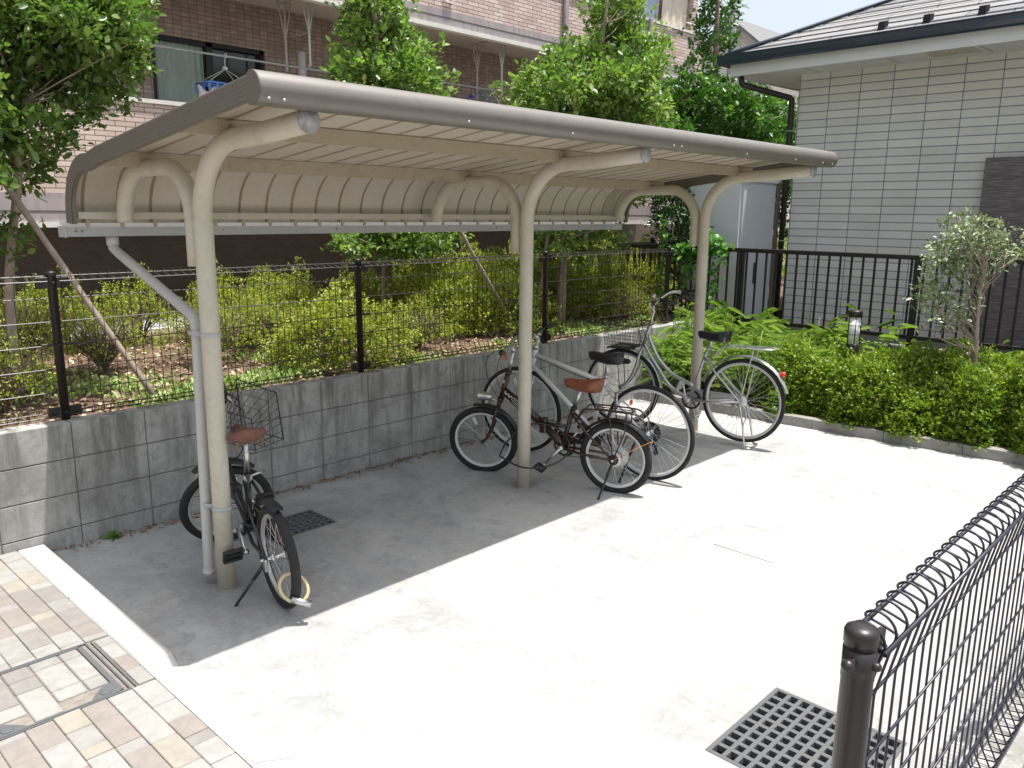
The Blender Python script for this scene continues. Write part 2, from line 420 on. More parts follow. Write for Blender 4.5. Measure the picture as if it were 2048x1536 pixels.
def crown_points(lumps, per_m3, shell=.55, seed=1, gap=-1.5):
    """twig tips spread in lumpy ellipsoids (x,y,z,rh,rv)"""
    g = np.random.default_rng(seed); out = []; dirs = []
    for (x, y, z, rh, rv) in lumps:
        vol = 4.19 * rh * rh * rv; n = max(12, int(vol * per_m3))
        d = g.normal(size=(n, 3)); d /= np.linalg.norm(d, axis=1, keepdims=True)
        r = shell + (1 - shell) * g.random(n) ** .6
        wob = 1 + .22 * np.sin(d[:, 0] * 5 + x * 7) * np.cos(d[:, 1] * 4 + y * 5) + .14 * np.sin(d[:, 2] * 9 + d[:, 0] * 7)
        r *= wob; r += g.normal(size=n) * .05
        p = d * r[:, None] * np.array([rh, rh, rv]) + np.array([x, y, z])
        q = p * 7.0; w_ = np.sin(q[:, 0] + 1.7 * np.sin(q[:, 1])) + np.sin(q[:, 1] * 1.1 + 1.3 * np.sin(q[:, 2])) + np.sin(q[:, 2] * 1.2 + 1.5 * np.sin(q[:, 0] * .8))
        keep = w_ > gap + g.normal(size=n) * .35; p, d = p[keep], d[keep]
        out.append(p); dirs.append(d)
    return np.concatenate(out), np.concatenate(dirs)

def rosettes(T, D, k, spread, seed, up=.5):
    g = np.random.default_rng(seed); n = len(T)
    P = np.repeat(T, k, axis=0) + g.normal(size=(n * k, 3)) * spread
    Q = np.repeat(D, k, axis=0) * .6 + g.normal(size=(n * k, 3)) * .75 + np.array([0, 0, up])
    tw = np.repeat(g.random(n), k) * .55 + g.random(n * k) * .45
    return P, Q, tw

def branches(trunk, tips, r0, n_main, seed, mat, name, parent, rt=.006, twig_n=0):
    """tapered trunk along a path, limbs curving out to some crown points"""
    g = random.Random(seed); mb = MB(); T = smooth_path(trunk, 5)
    m = len(T); rr = [r0 * (1 - .75 * i / (m - 1)) for i in range(m)]
    mb.tube(T, rr, 9)
    idx = [g.randrange(len(tips)) for _ in range(n_main)]
    for i in idx:
        e = Vector(tips[i]); k = min(m - 2, max(int(m * .25), min(range(m), key=lambda q: abs(T[q].z - (e.z - .35)))))
        s = T[k]; mid = s.lerp(e, .5) + Vector((g.uniform(-.08, .08), g.uniform(-.08, .08), g.uniform(-.1, .02)))
        path = smooth_path([s, mid, e], 4); mm = len(path)
        mb.tube(path, [max(rt * .5, rr[k] * .42 * (1 - .8 * q / (mm - 1))) for q in range(mm)], 5)
    return mb.build(name, mat, parent, recalc=False)

def tree(label, trunk, r0, lumps, leafmat, per=260, k=9, L=.075, seed=1, limbs=26, barkm='bark', group=None, name='broadleaf_tree', bright=0.0, Wf=.2, shell=.5):
    b = trunk[0]; root = empty(name, b); tag(root, label, 'tree', group)
    off = np.array(b)
    lp = [(x - b[0], y - b[1], z - b[2], rh, rv) for (x, y, z, rh, rv) in lumps]
    T, D = crown_points(lp, per, shell, seed)
    P, Q, tw = rosettes(T, D, k, .028, seed)
    ll = L * (.45 + .95 * rng.random(len(P)) ** 1.3)
    zz = P[:, 2]; rnd = np.clip(tw ** 1.3 * .95 + bright + .1 * rng.random(len(P)), 0, 1)
    leaf_mesh('crown', P, Q, ll, ll * Wf, rnd, leafmat, root, .12)
    branches([(p[0] - b[0], p[1] - b[1], p[2] - b[2]) for p in trunk], T, r0, limbs, seed, M[barkm], 'trunk', root)
    return root

def shrub_proto(name, r, h, n, L, W, mat, seed, twigs=14, k=7, k_up=.8, top_only=False):
    root = empty(name); g = np.random.default_rng(seed)
    d = g.normal(size=(n, 3)); d[:, 2] = np.abs(d[:, 2]); d /= np.linalg.norm(d, axis=1, keepdims=True)
    rad = .55 + .45 * g.random(n) ** .5
    wob = 1 + .16 * np.sin(d[:, 0] * 6 + seed) + .14 * np.cos(d[:, 1] * 7 + seed * 2)
    z0 = .25 if top_only else .06
    T = d * (rad * wob)[:, None] * np.array([r, r, h * (1 - z0)]) + np.array([0, 0, h * z0])
    P, Q, tw = rosettes(T, d, k, .014, seed, k_up)
    zz = np.clip(P[:, 2] / h, 0, 1)
    ll = L * (.6 + .7 * g.random(len(P)))
    rnd = np.clip(tw * .8 + .25 * np.repeat(rad - .55, k), 0, 1)
    leaf_mesh('foliage', P, Q, ll, ll * W, rnd, mat, root, .05)
    mb = MB(); q = random.Random(seed)
    for i in range(twigs):
        a = q.uniform(0, 2 * PI); rr = r * q.uniform(.4, .95); e = (rr * math.cos(a), rr * math.sin(a), h * q.uniform(.45, .85))
        mb.tube(smooth_path([(0, 0, -.02), (e[0] * .35, e[1] * .35, e[2] * .45), e], 3), [.008, .007, .006, .005, .004, .003, .002], 4)
        for _ in range(3):
            t = q.uniform(.4, .8); s0 = (e[0] * t, e[1] * t, e[2] * t * .95)
            mb.tube([s0, (s0[0] + q.uniform(-.15, .15) * r * 2, s0[1] + q.uniform(-.15, .15) * r * 2, s0[2] + q.uniform(.1, .3) * h)], [.003, .0015], 3)
    mb.build('stems', M['twig'], root, recalc=False)
    return root

# ================================================================== SETTING
WY = 1.10      # face of block wall
def kerb_h(y): return .06 if y > -.50 else (.06 * max(0.0, 1 + (y + .5) / .25) + .004 if y > -.75 else .004)

o = MB().box(-60, 90, -60, 90, -.30, -.08).build('ground', M['asphalt']); tag(o, kind='structure')
# parking slab, subdivided, with a slight ramp at the entrance corner, joint grooves left open
sl = MB()
xs = [-.50, -.3, -.1, .45, .905, 1.35, 1.8, 2.236]; xs2 = [2.244, 3, 4, 5.06, 5.2]
def slab_quad(x0, x1, y0, y1):
    sl.add([(x0, y0, 0), (x1, y0, 0), (x1, y1, 0), (x0, y1, 0)], [(0, 1, 2, 3)])
holes = [(.46, .905, .36, .66), (.57, 1.12, -2.89, -2.385)]
X = sorted(set([-.50, 2.2365, 2.2435, 5.80] + [h for q in holes for h in q[:2]] + [-.1, 1.6, 3.2, 4.2])); Y = sorted(set([-3.30, 1.12] + [h for q in holes for h in q[2:]] + [-.5, -1.5]))
for i in range(len(X) - 1):
    for j in range(len(Y) - 1):
        cx_, cy_ = (X[i] + X[i + 1]) / 2, (Y[j] + Y[j + 1]) / 2
        if any(h[0] < cx_ < h[1] and h[2] < cy_ < h[3] for h in holes): continue
        if 2.2365 < cx_ < 2.2435: continue
        slab_quad(X[i], X[i + 1], Y[j], Y[j + 1])
o = sl.build('parking_slab', M['slab']); tag(o, kind='structure')
sj = MB()
for (a_, b_, z_) in ((-3.3, -1.82, -.0006), (-1.82, -1.45, -.022), (-1.45, -.2, -.0006), (-.2, 1.12, -.0018)): sj.box(2.23, 2.25, a_, b_, -.03, z_)
o = sj.build('slab_joint', M['slab'], recalc=False); tag(o, kind='structure')
# border stones
bd = MB()
ys = [-4.2, -3.3, -2.3, -1.39, -.55, .32, 1.09]
for i in range(len(ys) - 1):
    y0, y1 = ys[i] + .002, ys[i + 1] - .002
    if y1 < -.5: bd.ext([(-.633, -.07), (-.633, .056), (-.60, .052), (-.50, .012), (-.47, .003), (-.47, -.07)], y0, y1, 'y')
    else:
        bd.box(-.633, -.500, max(y0, -.50), y1, -.07, .06, .007)
        if y0 < -.5: bd.ext([(-.633, -.07), (-.633, .056), (-.60, .052), (-.50, .012), (-.47, .003), (-.47, -.07)], y0, -.503, 'y')
bd.ext([(-.503, .0), (-.503, .056), (-.58, .0)], -.60, -.505, 'x')
o = bd.build('border_kerb', M['border']); tag(o, kind='structure')
jb = MB()
for y in ys[1:-1]: jb.ext([(-.6325, -.06), (-.6325, .053), (-.60, .049), (-.50, .010), (-.475, .002), (-.475, -.06)] if y < -.5 else [(-.632, -.06), (-.632, .055), (-.502, .055), (-.502, -.06)], y - .003, y + .003, 'y')
o = jb.build('border_joint', M['mortar']); tag(o, kind='structure')
o = MB().box(-12, -.636, -8, 1.12, -.07, .050).build('paving_bed', M['joint_sand']); tag(o, kind='structure')
# pavers
pv = MB(); g = random.Random(3)
HX0, HX1, HY0, HY1 = -1.18, -.735, -.645, -.182     # access cover
def paver(x0, x1, y0, y1, z, at):
    j = .0013
    if x1 - x0 < .012 or y1 - y0 < .012: return
    pv.box(x0 + j, x1 - j, y0 + j, y1 - j, .03, z + g.uniform(-.0012, .0012), .003, at)
xx = -.634; cols = []
while xx > -4.2:
    w = .093
    cols.append((xx - w, xx)); xx -= w
for (x0, x1) in cols:
    y = 1.09 + g.choice([0, -.05, -.08])
    y_top = 1.09
    while y > -4.6:
        l = g.choice([.19, .19, .13, .19, .13, .065])
        y1_, y0_ = min(y, y_top), y - l; z = .058
        at = min(1, max(0, g.choice([0.0, .02, .28, .5, .52, .74, .78, .97, 1.0, 1.0]) + g.uniform(-.05, .05)))
        # clip around the access cover
        if x1 > HX0 and x0 < HX1 + .036 and y0_ < HY1 and y1_ > HY0:
            if y1_ > HY1: paver(x0, x1, HY1 + .012, y1_, z, at)
            if y0_ < HY0: paver(x0, x1, y0_, HY0 - .012, z, at)
            a0, a1 = max(y0_, HY0), min(y1_, HY1)
            if x1 > HX1 + .036: paver(max(x0, HX1 + .036), x1, a0, a1, z, at)
            if x0 < HX0: paver(x0, HX0 - .012, a0, a1, z, at)
        else: paver(x0, x1, y0_, y1_, z, at)
        y -= l
o = pv.build('pavement', M['paver'], attr=True, recalc=False); tag(o, kind='structure')
# planting bed behind the wall, building strip
o = MB().box(-14, 6.55, WY + .16, 4.75, .3, .62).build('planting_bed', M['soil']); tag(o, kind='structure')
o = MB().box(6.55, 24, 1.3, 5.05, .3, .615).build('rear_bed', M['soil']); tag(o, kind='structure')
o = MB().box(-14, 13.1, 4.754, 7.3, .3, .626).build('building_path', M['path']); tag(o, kind='structure')
o = MB().box(-14, 6.5, 4.70, 4.753, .3, .66).build('path_edging', M['coping']); tag(o, kind='structure')
o = MB().ext([(5.09, 1.085), (6.52, 1.085), (6.52, -8), (5.77, -8)], -.07, .075, 'z').build('hedge_bed', M['soil']); tag(o, kind='structure')
o = MB().box(6.68, 9, -8, 1.29, -.07, .30).build('house_yard', M['soil']); tag(o, kind='structure')

# sky is the world; litter & weeds are stuff
def scatter_litter():
    g2 = np.random.default_rng(5); n = 9000
    P = np.stack([g2.uniform(-3, 6.6, n), 1.27 + g2.random(n) ** 1.4 * 3.4, np.full(n, .626)], 1)
    D = g2.normal(size=(n, 3)); D[:, 2] = np.abs(D[:, 2]) * .25
    o = leaf_mesh('leaf_litter', P, D, .03 + .03 * g2.random(n), .012, g2.random(n), M['litter']); tag(o, kind='stuff')
    n = 700; P = np.stack([g2.uniform(-.45, 4.8, n), 1.085 - g2.random(n) ** 2.2 * .09, np.full(n, .004)], 1)
    D = g2.normal(size=(n, 3)); D[:, 2] = np.abs(D[:, 2]) * .3
    o = leaf_mesh('wall_foot_litter', P, D, .015 + .02 * g2.random(n), .006, g2.random(n) * .6, M['litter']); tag(o, kind='stuff')
    # green weeds
    c = [(5.0, 1.9, .6, 500), (6.3, 1.9, .5, 300), (.55, 1.5, .5, 420), (.9, 1.7, .45, 480), (1.4, 1.75, .4, 380), (-.1, 2.6, .7, 300), (.3, 2.2, .5, 400), (1.9, 2.6, .5, 400), (2.5, 1.5, .5, 250), (3.6, 1.5, .4, 150), (4.9, 1.5, .4, 300), (-1.2, 1.8, .8, 500), (5.6, 1.5, .4, 200)]
    Ps = []
    for x, y, s, n in c:
        q = np.stack([x + g2.normal(size=n) * s * .45, np.maximum(1.3, y + g2.normal(size=n) * s * .3), .625 + g2.random(n) * .05], 1); Ps.append(q)
    P = np.concatenate(Ps); D = g2.normal(size=(len(P), 3)) * .6; D[:, 2] = np.abs(D[:, 2]) + .35
    o = leaf_mesh('ground_weeds', P, D, .03 + .045 * g2.random(len(P)), .010, g2.random(len(P)), M['leaf_weed'], None, .3); tag(o, kind='stuff')
scatter_litter()

# ================================================================== BLOCK WALL
def block_wall(x0, x1, y0, y1, ztop, first, rows=4, label='', cat='wall'):
    core = MB().box(x0 + .004, x1 - .004, y0 + .006, y1 - .006, -.07, ztop - .006)
    root = empty('block_wall', (0, 0, 0)); tag(root, label, cat)
    core.build('mortar_core', M['mortar'], root)
    mb = MB(); x = first
    while x > x0: x -= .4
    while x < x1:
        a, b = max(x, x0), min(x + .4, x1)
        for k in range(rows):
            zt = ztop - .2 * k - (0 if k == 0 else 0.0); zb = zt - .2
            if k == 0: mb.box(a + .0025, b - .0025, y0, y1, zb + .003, zt, .003)
            else: mb.box(a + .0025, b - .0025, y0 + .0005, y1, max(zb, -.06) + .003, zt - .003, .003)
        x += .4
    mb.build('blocks', M['block'], root, recalc=False)
    return root
block_wall(-6, 6.5, WY, WY + .12, .705, -.299, 4, 'long grey concrete block retaining wall behind the bicycles, under the mesh fence')
block_wall(-.75, 9.0, -3.31, -3.19, .38, -.3, 2, 'low block wall carrying the nearest mesh fence')

# ================================================================== MESH FENCES
def mesh_fence(x_posts, yf, z0, z1, r_w, r_h, label, xa, xb, hz, detail=False, mats=('black_metal', 'wire_bg'), near=-1, pr=.024):
    root = empty('mesh_fence', (x_posts[0], yf, z0)); tag(root, label, 'fence')
    ox, oz = x_posts[0], z0
    H = z1 - z0
    n = 12 if detail else 8
    for xp in x_posts:
        p = MB(); X0 = xp - ox
        p.lathe([(pr, 0), (pr, H - .022), (pr * 1.07, H - .021), (pr * 1.07, H - .002), (pr * .98, H + .003), (pr * .6, H + .008), (.001, H + .010)], (X0, 0, 0), n=24 if detail else 14)
        po = p.build('post', M[mats[0]], root, recalc=False)
        for zz in ((H - .055), (H * .52), .045):
            br = MB()
            hh = .03 if zz != H * .52 else .006
            br.box(X0 - (.085 if xp > xa + .01 else .0), X0 + .085, near * .0 - .006 + pr * near * .2, .006 + pr * near * .2, zz - hh, zz + hh, .002)
            if zz != H * .52:
                for sx in ((-.06, .06) if xp > xa + .01 else (.06,)): br.lathe([(.007, -.012), (.007, .0), (.004, .006)], (X0 + sx, -.012, zz), 'y', 8)
            br.lathe([(.008, .006), (.008, -.004), (.005, -.008)], (X0, -pr - .002, zz), 'y', 8)
            br.build('bracket', M[mats[0]], po, recalc=False)
        if detail:
            br = MB()
            br.tube([(X0 - .046, 0, H - .045), (X0 - .02, 0, H - .045)], .0065, 10)
            br.lathe([(.001, -.058), (.006, -.056), (.011, -.050), (.011, -.042)], (X0, 0, H - .045), 'x', 10)
            br.build('bolt', M[mats[0]], po, recalc=False)
            MB().lathe([(pr * 1.035, H - .085), (pr * 1.04, H - .03)], (X0, 0, 0), n=20).build('collar', M[mats[0]], po, recalc=False)
    edges = [xa] + list(x_posts) + [xb]
    spans = [(edges[i], edges[i + 1]) for i in range(len(edges) - 1) if edges[i + 1] - edges[i] > .1]
    for (a, b) in spans:
        a = a + (.03 if a in x_posts else 0); b = b - (.03 if b in x_posts else 0)
        mb = MB(); k = 0; x = a + .012
        s = near
        while x < b - .004:
            X = x - ox
            top = [(X, 0, H - .145), (X, s * .020, H - .060), (X, s * .025, H - .042), (X, s * .022, H - .026), (X, s * .010, H - .012), (X, -s * .008, H - .005), (X, -s * .022, H - .009), (X + .004, -s * .030, H - .018), (X + .012, -s * .030, H - .028), (X + .017, -s * .020, H - .032), (X + .022, 0, H - .040), (X + .027, s * .020, H - .050)]
            bot = [(X, s * .02, .02), (X, s * .035, .05), (X, 0, .12)]
            if detail:
                top = smooth_path(top[1:], 3); top = [Vector((X, 0, H - .16))] + top
            mb.tube([(X + .01, -s * .03, .045), (X, -s * .02, .012)] + bot + [(X, 0, .2)] + top, r_w, 6 if detail else 3, caps=False)
            x += .052; k += 1
        lines = [(H - .046, s * .029, r_h), (H - .021, -s * .022, r_h), (.03, s * .03, r_h), (.04, -s * .03, r_h)] + [(z - z0, s * .003, r_w * 1.15) for z in hz]
        for (z, yy, r) in lines: mb.tube([(a - ox, yy, z), (b - ox, yy, z)], r, 6 if detail else 4)
        mb.build('mesh_panel', M[mats[1]], root, recalc=False)
    return root
mesh_fence([-2.29, -.29, 1.715, 3.735, 5.70], 1.205, .705, 1.52, .0025, .0034, 'black wire mesh fence on top of the long block wall, shrubs behind it', -4.2, 5.7,
           [1.383, 1.254, 1.124, .994, .864])
mesh_fence([-.50, 1.50, 3.5, 5.5], -3.235, .38, 1.205, .0025, .0048, 'nearest dark mesh fence with looped top wire, at the right edge', -.5, 6.0,
           [1.058, .925, .795, .665, .535], True, ('dark_metal', 'wire'), pr=.0255)

# ================================================================== DRAIN GRATES
def grate(x0, x1, y0, y1, nx, ny, label):
    root = empty('drain_grate', (x0, y0, 0)); tag(root, label, 'drain grate', 'square cast iron grates in the slab')
    w, d = x1 - x0, y1 - y0; mb = MB(); e = .018
    mb.box(0, w, 0, e, -.03, .003, .002); mb.box(0, w, d - e, d, -.03, .003, .002)
    mb.box(0, e, e, d - e, -.03, .003, .002); mb.box(w - e, w, e, d - e, -.03, .003, .002)
    px, py = (w - 2 * e) / nx, (d - 2 * e) / ny; bw = .36
    for i in range(1, nx): mb.box(e + px * i - px * bw / 2, e + px * i + px * bw / 2, e, d - e, -.025, .0015, .0012)
    for j in range(1, ny): mb.box(e, w - e, e + py * j - py * bw / 2, e + py * j + py * bw / 2, -.025, .0022, .0012)
    mb.build('lattice', M['iron'], root, recalc=False)
    MB().add([(0, 0, -.06), (w, 0, -.06), (w, d, -.06), (0, d, -.06), (0, 0, -.004), (w, 0, -.004), (w, d, -.004), (0, d, -.004)],
             [(0, 1, 2, 3), (0, 1, 5, 4), (1, 2, 6, 5), (2, 3, 7, 6), (3, 0, 4, 7)]).build('pit', M['pit'], root)
grate(.46, .905, .36, .66, 9, 6, 'dark iron drain grate in the shade by the black bicycle')
grate(.57, 1.12, -2.89, -2.385, 10, 10, 'sunlit iron drain grate with square holes, beside the nearest fence post')

# access cover filled with pavers
root = empty('access_cover', (HX0, HY0, .05)); tag(root, 'paver-filled metal access cover set in the left pavement', 'manhole cover')
w, d = HX1 - HX0, HY1 - HY0; mb = MB()
for a in ((-.010, w + .010, -.010, -.002), (-.010, w + .010, d + .002, d + .010), (-.010, -.002, -.002, d + .002), (w + .002, w + .010, -.002, d + .002),
          (0, w - .03, .002, .012), (0, w - .03, d - .012, d - .002), (.002, .012, .012, d - .012), (w - .034, w - .014, .012, d - .012), (w + .024, w + .030, .0, d)):
    mb.box(*a, -.03, .008, .001)
mb.box(-.008, w + .034, -.008, d + .008, -.04, -.008)
mb.build('metal_frame', M['iron'], root, recalc=False)
for sx, sy in ((w - .03, .0), (0, 0)):
    mb = MB(); s = -1 if sx else 1
    mb.ext([(sx, .012), (sx + s * .10, .012), (sx + s * .075, .045), (sx + s * .03, .09), (sx, .09)], -.01, .0075, 'z')
    mb.lathe([(.022, .005), (.022, .0105), (.018, .0115), (.001, .0115)], (sx + s * .04, .035, 0), n=20)
    mb.build('corner_plate', M['iron'], root)
pv2 = MB(); g = random.Random(11); xc = w - .036
for cw in (.075, .11, .1, .13):
    y = d - .014
    for l in ([.07, .2, .16] if cw != .1 else [.1, .1, .23]):
        a0, a1 = xc - cw, xc; b1 = y; b0 = max(y - l, .014)
        if b0 < .1 and (a1 > w - .14 or a0 < .1): b0 = .092
        if b1 - b0 > .02: pv2.box(max(a0, .014) + .003, a1 - .003, b0 + .003, b1 - .003, -.02, .0085, .004, g.choice([0, .3, .5, .78, 1.0, .28]))
        y -= l
    xc -= cw
pv2.build('inset_pavers', M['paver'], root, attr=True, recalc=False)

# ================================================================== BICYCLE SHELTER
S = 2.183; RX0, RX1 = -.235, 4.60
def shelter():
    root = empty('bicycle_shelter', (0, 0, 0)); tag(root, 'cream steel cycle shelter with curved roof on three posts', 'bicycle shelter')
    R_ = .0445
    # posts with forward arm
    fpath = [(0, 0, 0), (0, 0, .6), (0, 0, 1.2), (0, 0, 1.80)]
    c = (-.34, 1.815); fp = [(0, p[1], p[2]) for p in arc(c, .34, 0, 84, 12)]
    fpath = fpath[:-1] + [(0, 0, 1.78)] + fp + [(0, -.6, 2.166), (0, -.900, 2.190)]
    # rear arm
    rp = [(0, .089, 1.60), (0, .089, 1.70)] + [(0, p[1], p[2]) for p in arc((.35, 1.80), .262, 180, 84, 12)] + [(0, p[1], p[2]) for p in arc((.62, 1.80), .262, 80, 8, 12)] + [(0, .882, 1.79)]
    for i in range(3):
        x = S * i
        p = MB().tube([(x, y, z) for (_, y, z) in fpath], R_, 20).build('post', M['cream'], root, recalc=False)
        e = fpath[-1]; MB().lathe([(.048, 0), (.048, -.006), (.001, -.0075)], (x, e[1] - .001, e[2]), 'y', 24).build('end_cap', M['cap'], p)
        MB().lathe([(.052, 0), (.0465, .006)], (x, 0, 0), 'z', 20).build('base_sealant', M['kerb'], p)
        a = MB().tube([(x, y, z) for (_, y, z) in rp], R_ * .93, 18).build('rear_arm', M['cream'], root, recalc=False)
        # brackets
        b = MB()
        b.box(x - .028, x + .028, -.30, -.2925, 2.17, 2.228); b2 = MB(); b2.box(x - .03, x + .03, .548, .5555, 2.055, 2.125)
        b.lathe([(.011, -.012), (.011, .004)], (x + .008, -.302, 2.205), 'y', 6); b2.lathe([(.011, -.012), (.011, .004)], (x + .008, .546, 2.095), 'y', 6)
        b.build('bracket', M['cream_dirty'], root, recalc=False); b2.build('bracket', M['cream_dirty'], root, recalc=False)
    # roof profile (y,z), outer skin
    prof = [(-.93, 2.318)]
    prof += [(-.6, 2.278), (-.2, 2.228), (.2, 2.180), (.55, 2.139)]
    for i in range(13):
        a = math.radians(97 - 97 * i / 12)
        prof.append((.735 + .29 * math.cos(a), 1.822 + .29 * math.sin(a)))
    prof += [(1.028, 1.785)]
    # thin sheet
    mb = MB(); n = len(prof)
    nrm = []
    for i in range(n):
        a = prof[max(0, i - 1)]; b = prof[min(n - 1, i + 1)]; t = Vector((b[0] - a[0], b[1] - a[1])).normalized(); nrm.append((-t.y, t.x))
    up = [(p[0] + q[0] * .004, p[1] + q[1] * .004) for p, q in zip(prof, nrm)]
    # choose outward sign
    if up[0][1] < prof[0][1]: up = [(p[0] - q[0] * .004, p[1] - q[1] * .004) for p, q in zip(prof, nrm)]; nrm = [(-q[0], -q[1]) for q in nrm]
    poly = prof + up[::-1]
    v = []; f = []
    for x in (RX0 + .004, RX1 - .004):
        for (a, b) in poly: v.append((x, a, b))
    m = len(poly)
    for i in range(m): f.append((i, (i + 1) % m, m + (i + 1) % m, m + i))
    mb.add(v, f, smooth=True); sheet = mb.build('roof_sheet', M['sheet'], root)
    # folded seams on the underside and upper ribs
    se = MB(); x = RX0 + .075; k = 0
    while x < RX1 - .03:
        v = []; f = []
        for j, (p, q) in enumerate(zip(prof, nrm)):
            w = .006
            for dx, hh in ((-w * 1.5, -.0005), (-w * .4, -.005), (w * .4, -.005), (w * 1.5, -.0005)):
                v.append((x + dx, p[0] + q[0] * hh, p[1] + q[1] * hh))
        for j in range(n - 1):
            for e in range(3): f.append((j * 4 + e, j * 4 + e + 1, j * 4 + 5 + e, j * 4 + 4 + e))
        se.add(v, f)
        x += .178
    se.build('underside_seam', M['seam'], root, recalc=False)
    rb = MB(); x = RX0 + .075
    while x < RX1 - .03:
        v = []; f = []
        for j, (p, q) in enumerate(zip(prof, nrm)):
            for dx, hh in ((-.014, .0045), (-.007, .022), (.007, .022), (.014, .0045)):
                v.append((x + dx, p[0] + q[0] * hh, p[1] + q[1] * hh))
        for j in range(n - 1):
            for e in range(3): f.append((j * 4 + e, j * 4 + e + 1, j * 4 + 5 + e, j * 4 + 4 + e))
        rb.add(v, f); x += .178
    rb.build('roof_rib', M['sheet'], root, recalc=False)
    # end fascias following the curve
    for (xa, xb) in ((RX0 - .004, RX0 + .022), (RX1 - .022, RX1 + .004)):
        fm = MB(); v = []; f = []
        lo = [(p[0] - q[0] * .072, p[1] - q[1] * .072) for p, q in zip(prof, nrm)]; hi = [(p[0] + q[0] * .014, p[1] + q[1] * .014) for p, q in zip(prof, nrm)]
        rows = 5; L = []
        xo = xa if xa < 1 else xb; sgn = -1 if xa < 1 else 1
        for r_ in range(rows):
            t0, t1 = r_ / rows, (r_ + 1) / rows - .02
            for t, dd in ((t0, 0), (t0 + .03, .0015), (t1 - .02, .0015), (t1, 0)): L.append((t, dd))
        for (t, dd) in L:
            for (a, b) in zip(lo, hi): v.append((xo + sgn * dd, a[0] + (b[0] - a[0]) * t, a[1] + (b[1] - a[1]) * t))
        for r_ in range(len(L) - 1):
            for j in range(n - 1): f.append((r_ * n + j, r_ * n + j + 1, (r_ + 1) * n + j + 1, (r_ + 1) * n + j))
        fm.add(v, f, smooth=True)
        poly = lo + hi[::-1]; v = []; f = []; m = len(poly)
        for x in (xa + .003, xb - .003):
            for (a, b) in poly: v.append((x, a, b))
        for i in range(m): f.append((i, (i + 1) % m, m + (i + 1) % m, m + i))
        for base in (0, m):
            for j in range(n - 1): f.append((base + j, base + j + 1, base + m - 2 - j, base + m - 1 - j))
        fm.add(v, f); fm.build('end_fascia', M['bronze'], root, recalc=False)
    # front beam, rounded hollow section
    bp_ = [(-.895, 2.224), (-.895, 2.330), (-.912, 2.340), (-.932, 2.340), (-.950, 2.333), (-.966, 2.320), (-.977, 2.302), (-.981, 2.280), (-.976, 2.258), (-.962, 2.238), (-.942, 2.226), (-.92, 2.222)]
    mb = MB(); m = len(bp_); v = []; f = []
    for x in (RX0 - .004, RX1 + .004):
        for (a, b) in bp_: v.append((x, a, b))
    for i in range(m): f.append((i, (i + 1) % m, m + (i + 1) % m, m + i))
    mb.add(v, f, smooth=True)
    beam = mb.build('front_beam', M['beam'], root)
    for xe in (RX0 - .006, RX1 + .006):
        d_ = .006 if xe < 0 else -.006
        MB().ext([(a, b) for a, b in bp_], xe, xe + d_ * .8, 'x').build('beam_end', M['bronze'], beam)
    scw = MB(); x = RX0 + .05
    for x in (RX0 + .03, RX0 + .09, .75, 1.45, 2.35, 2.43, 3.2, 3.9, RX1 - .25, RX1 - .08):
        scw.lathe([(.006, -.004), (.006, 0)], (x, -.9745, 2.243), 'y', 8)
    scw.build('screw', M['galv'], beam)
    # purlins (C channel)
    for (y, z0, z1) in ((-.292, 2.166, 2.234), (.556, 2.060, 2.134)):
        mb = MB(); mb.box(RX0 + .02, RX1 - .02, y, y + .004, z0, z1); mb.box(RX0 + .02, RX1 - .02, y + .004, y + .04, z0, z0 + .004)
        mb.box(RX0 + .02, RX1 - .02, y + .036, y + .04, z0 + .004, z0 + .02)
        mb.build('purlin', M['cream_dirty'], root, recalc=False)
    mb = MB(); mb.box(RX0 + .03, RX1 - .03, .965, .98, 1.805, 1.843, .003); mb.build('rear_rail', M['cream'], root)
    mb = MB(); x = RX0 + .085
    while x < RX1 - .05: mb.box(x - .009, x + .009, .99, 1.003, 1.765, 1.80); x += .178
    mb.build('clip', M['cream_dirty'], root)
    # gutter
    mb = MB()
    mb.box(RX0 - .022, 4.55, .990, .995, 1.714, 1.764); mb.box(RX0 - .022, 4.55, .995, 1.085, 1.714, 1.719); mb.box(RX0 - .022, 4.55, 1.085, 1.09, 1.714, 1.79)
    mb.box(RX0 - .032, RX0 - .023, .985, 1.095, 1.710, 1.770, .002); mb.box(4.551, 4.56, .985, 1.095, 1.710, 1.770, .002)
    mb.box(S - .04, S + .04, .985, .9898, 1.716, 1.762)
    gt = mb.build('gutter', M['galv'], root, recalc=False)
    mb = MB()
    for x in (RX0 + .02, RX0 + .05, .6, 1.4, S - .03, S + .03, 2.9, 3.7, 4.4): mb.lathe([(.005, -.003), (.005, 0)], (x, .9895, 1.742), 'y', 8)
    mb.build('screw', M['rust'], gt)
    # downpipe
    q = [(-.02, 1.03, 1.72), (-.02, 1.03, 1.67), (-.02, 1.025, 1.65), (-.01, .99, 1.625), (.0, .21, 1.37), (-.005, .145, 1.345), (-.012, .118, 1.31), (-.014, .112, 1.26), (-.022, .112, .8), (-.035, .112, .07), (-.035, .112, .052)]
    dp = MB().tube(q, .026, 16).tube([(-.02, 1.03, 1.712), (-.02, 1.03, 1.665)], .032, 16).tube([(-.035, .112, .052), (-.035, .112, .078)], .031, 16).build('downpipe', M['pvc'], root, recalc=False)
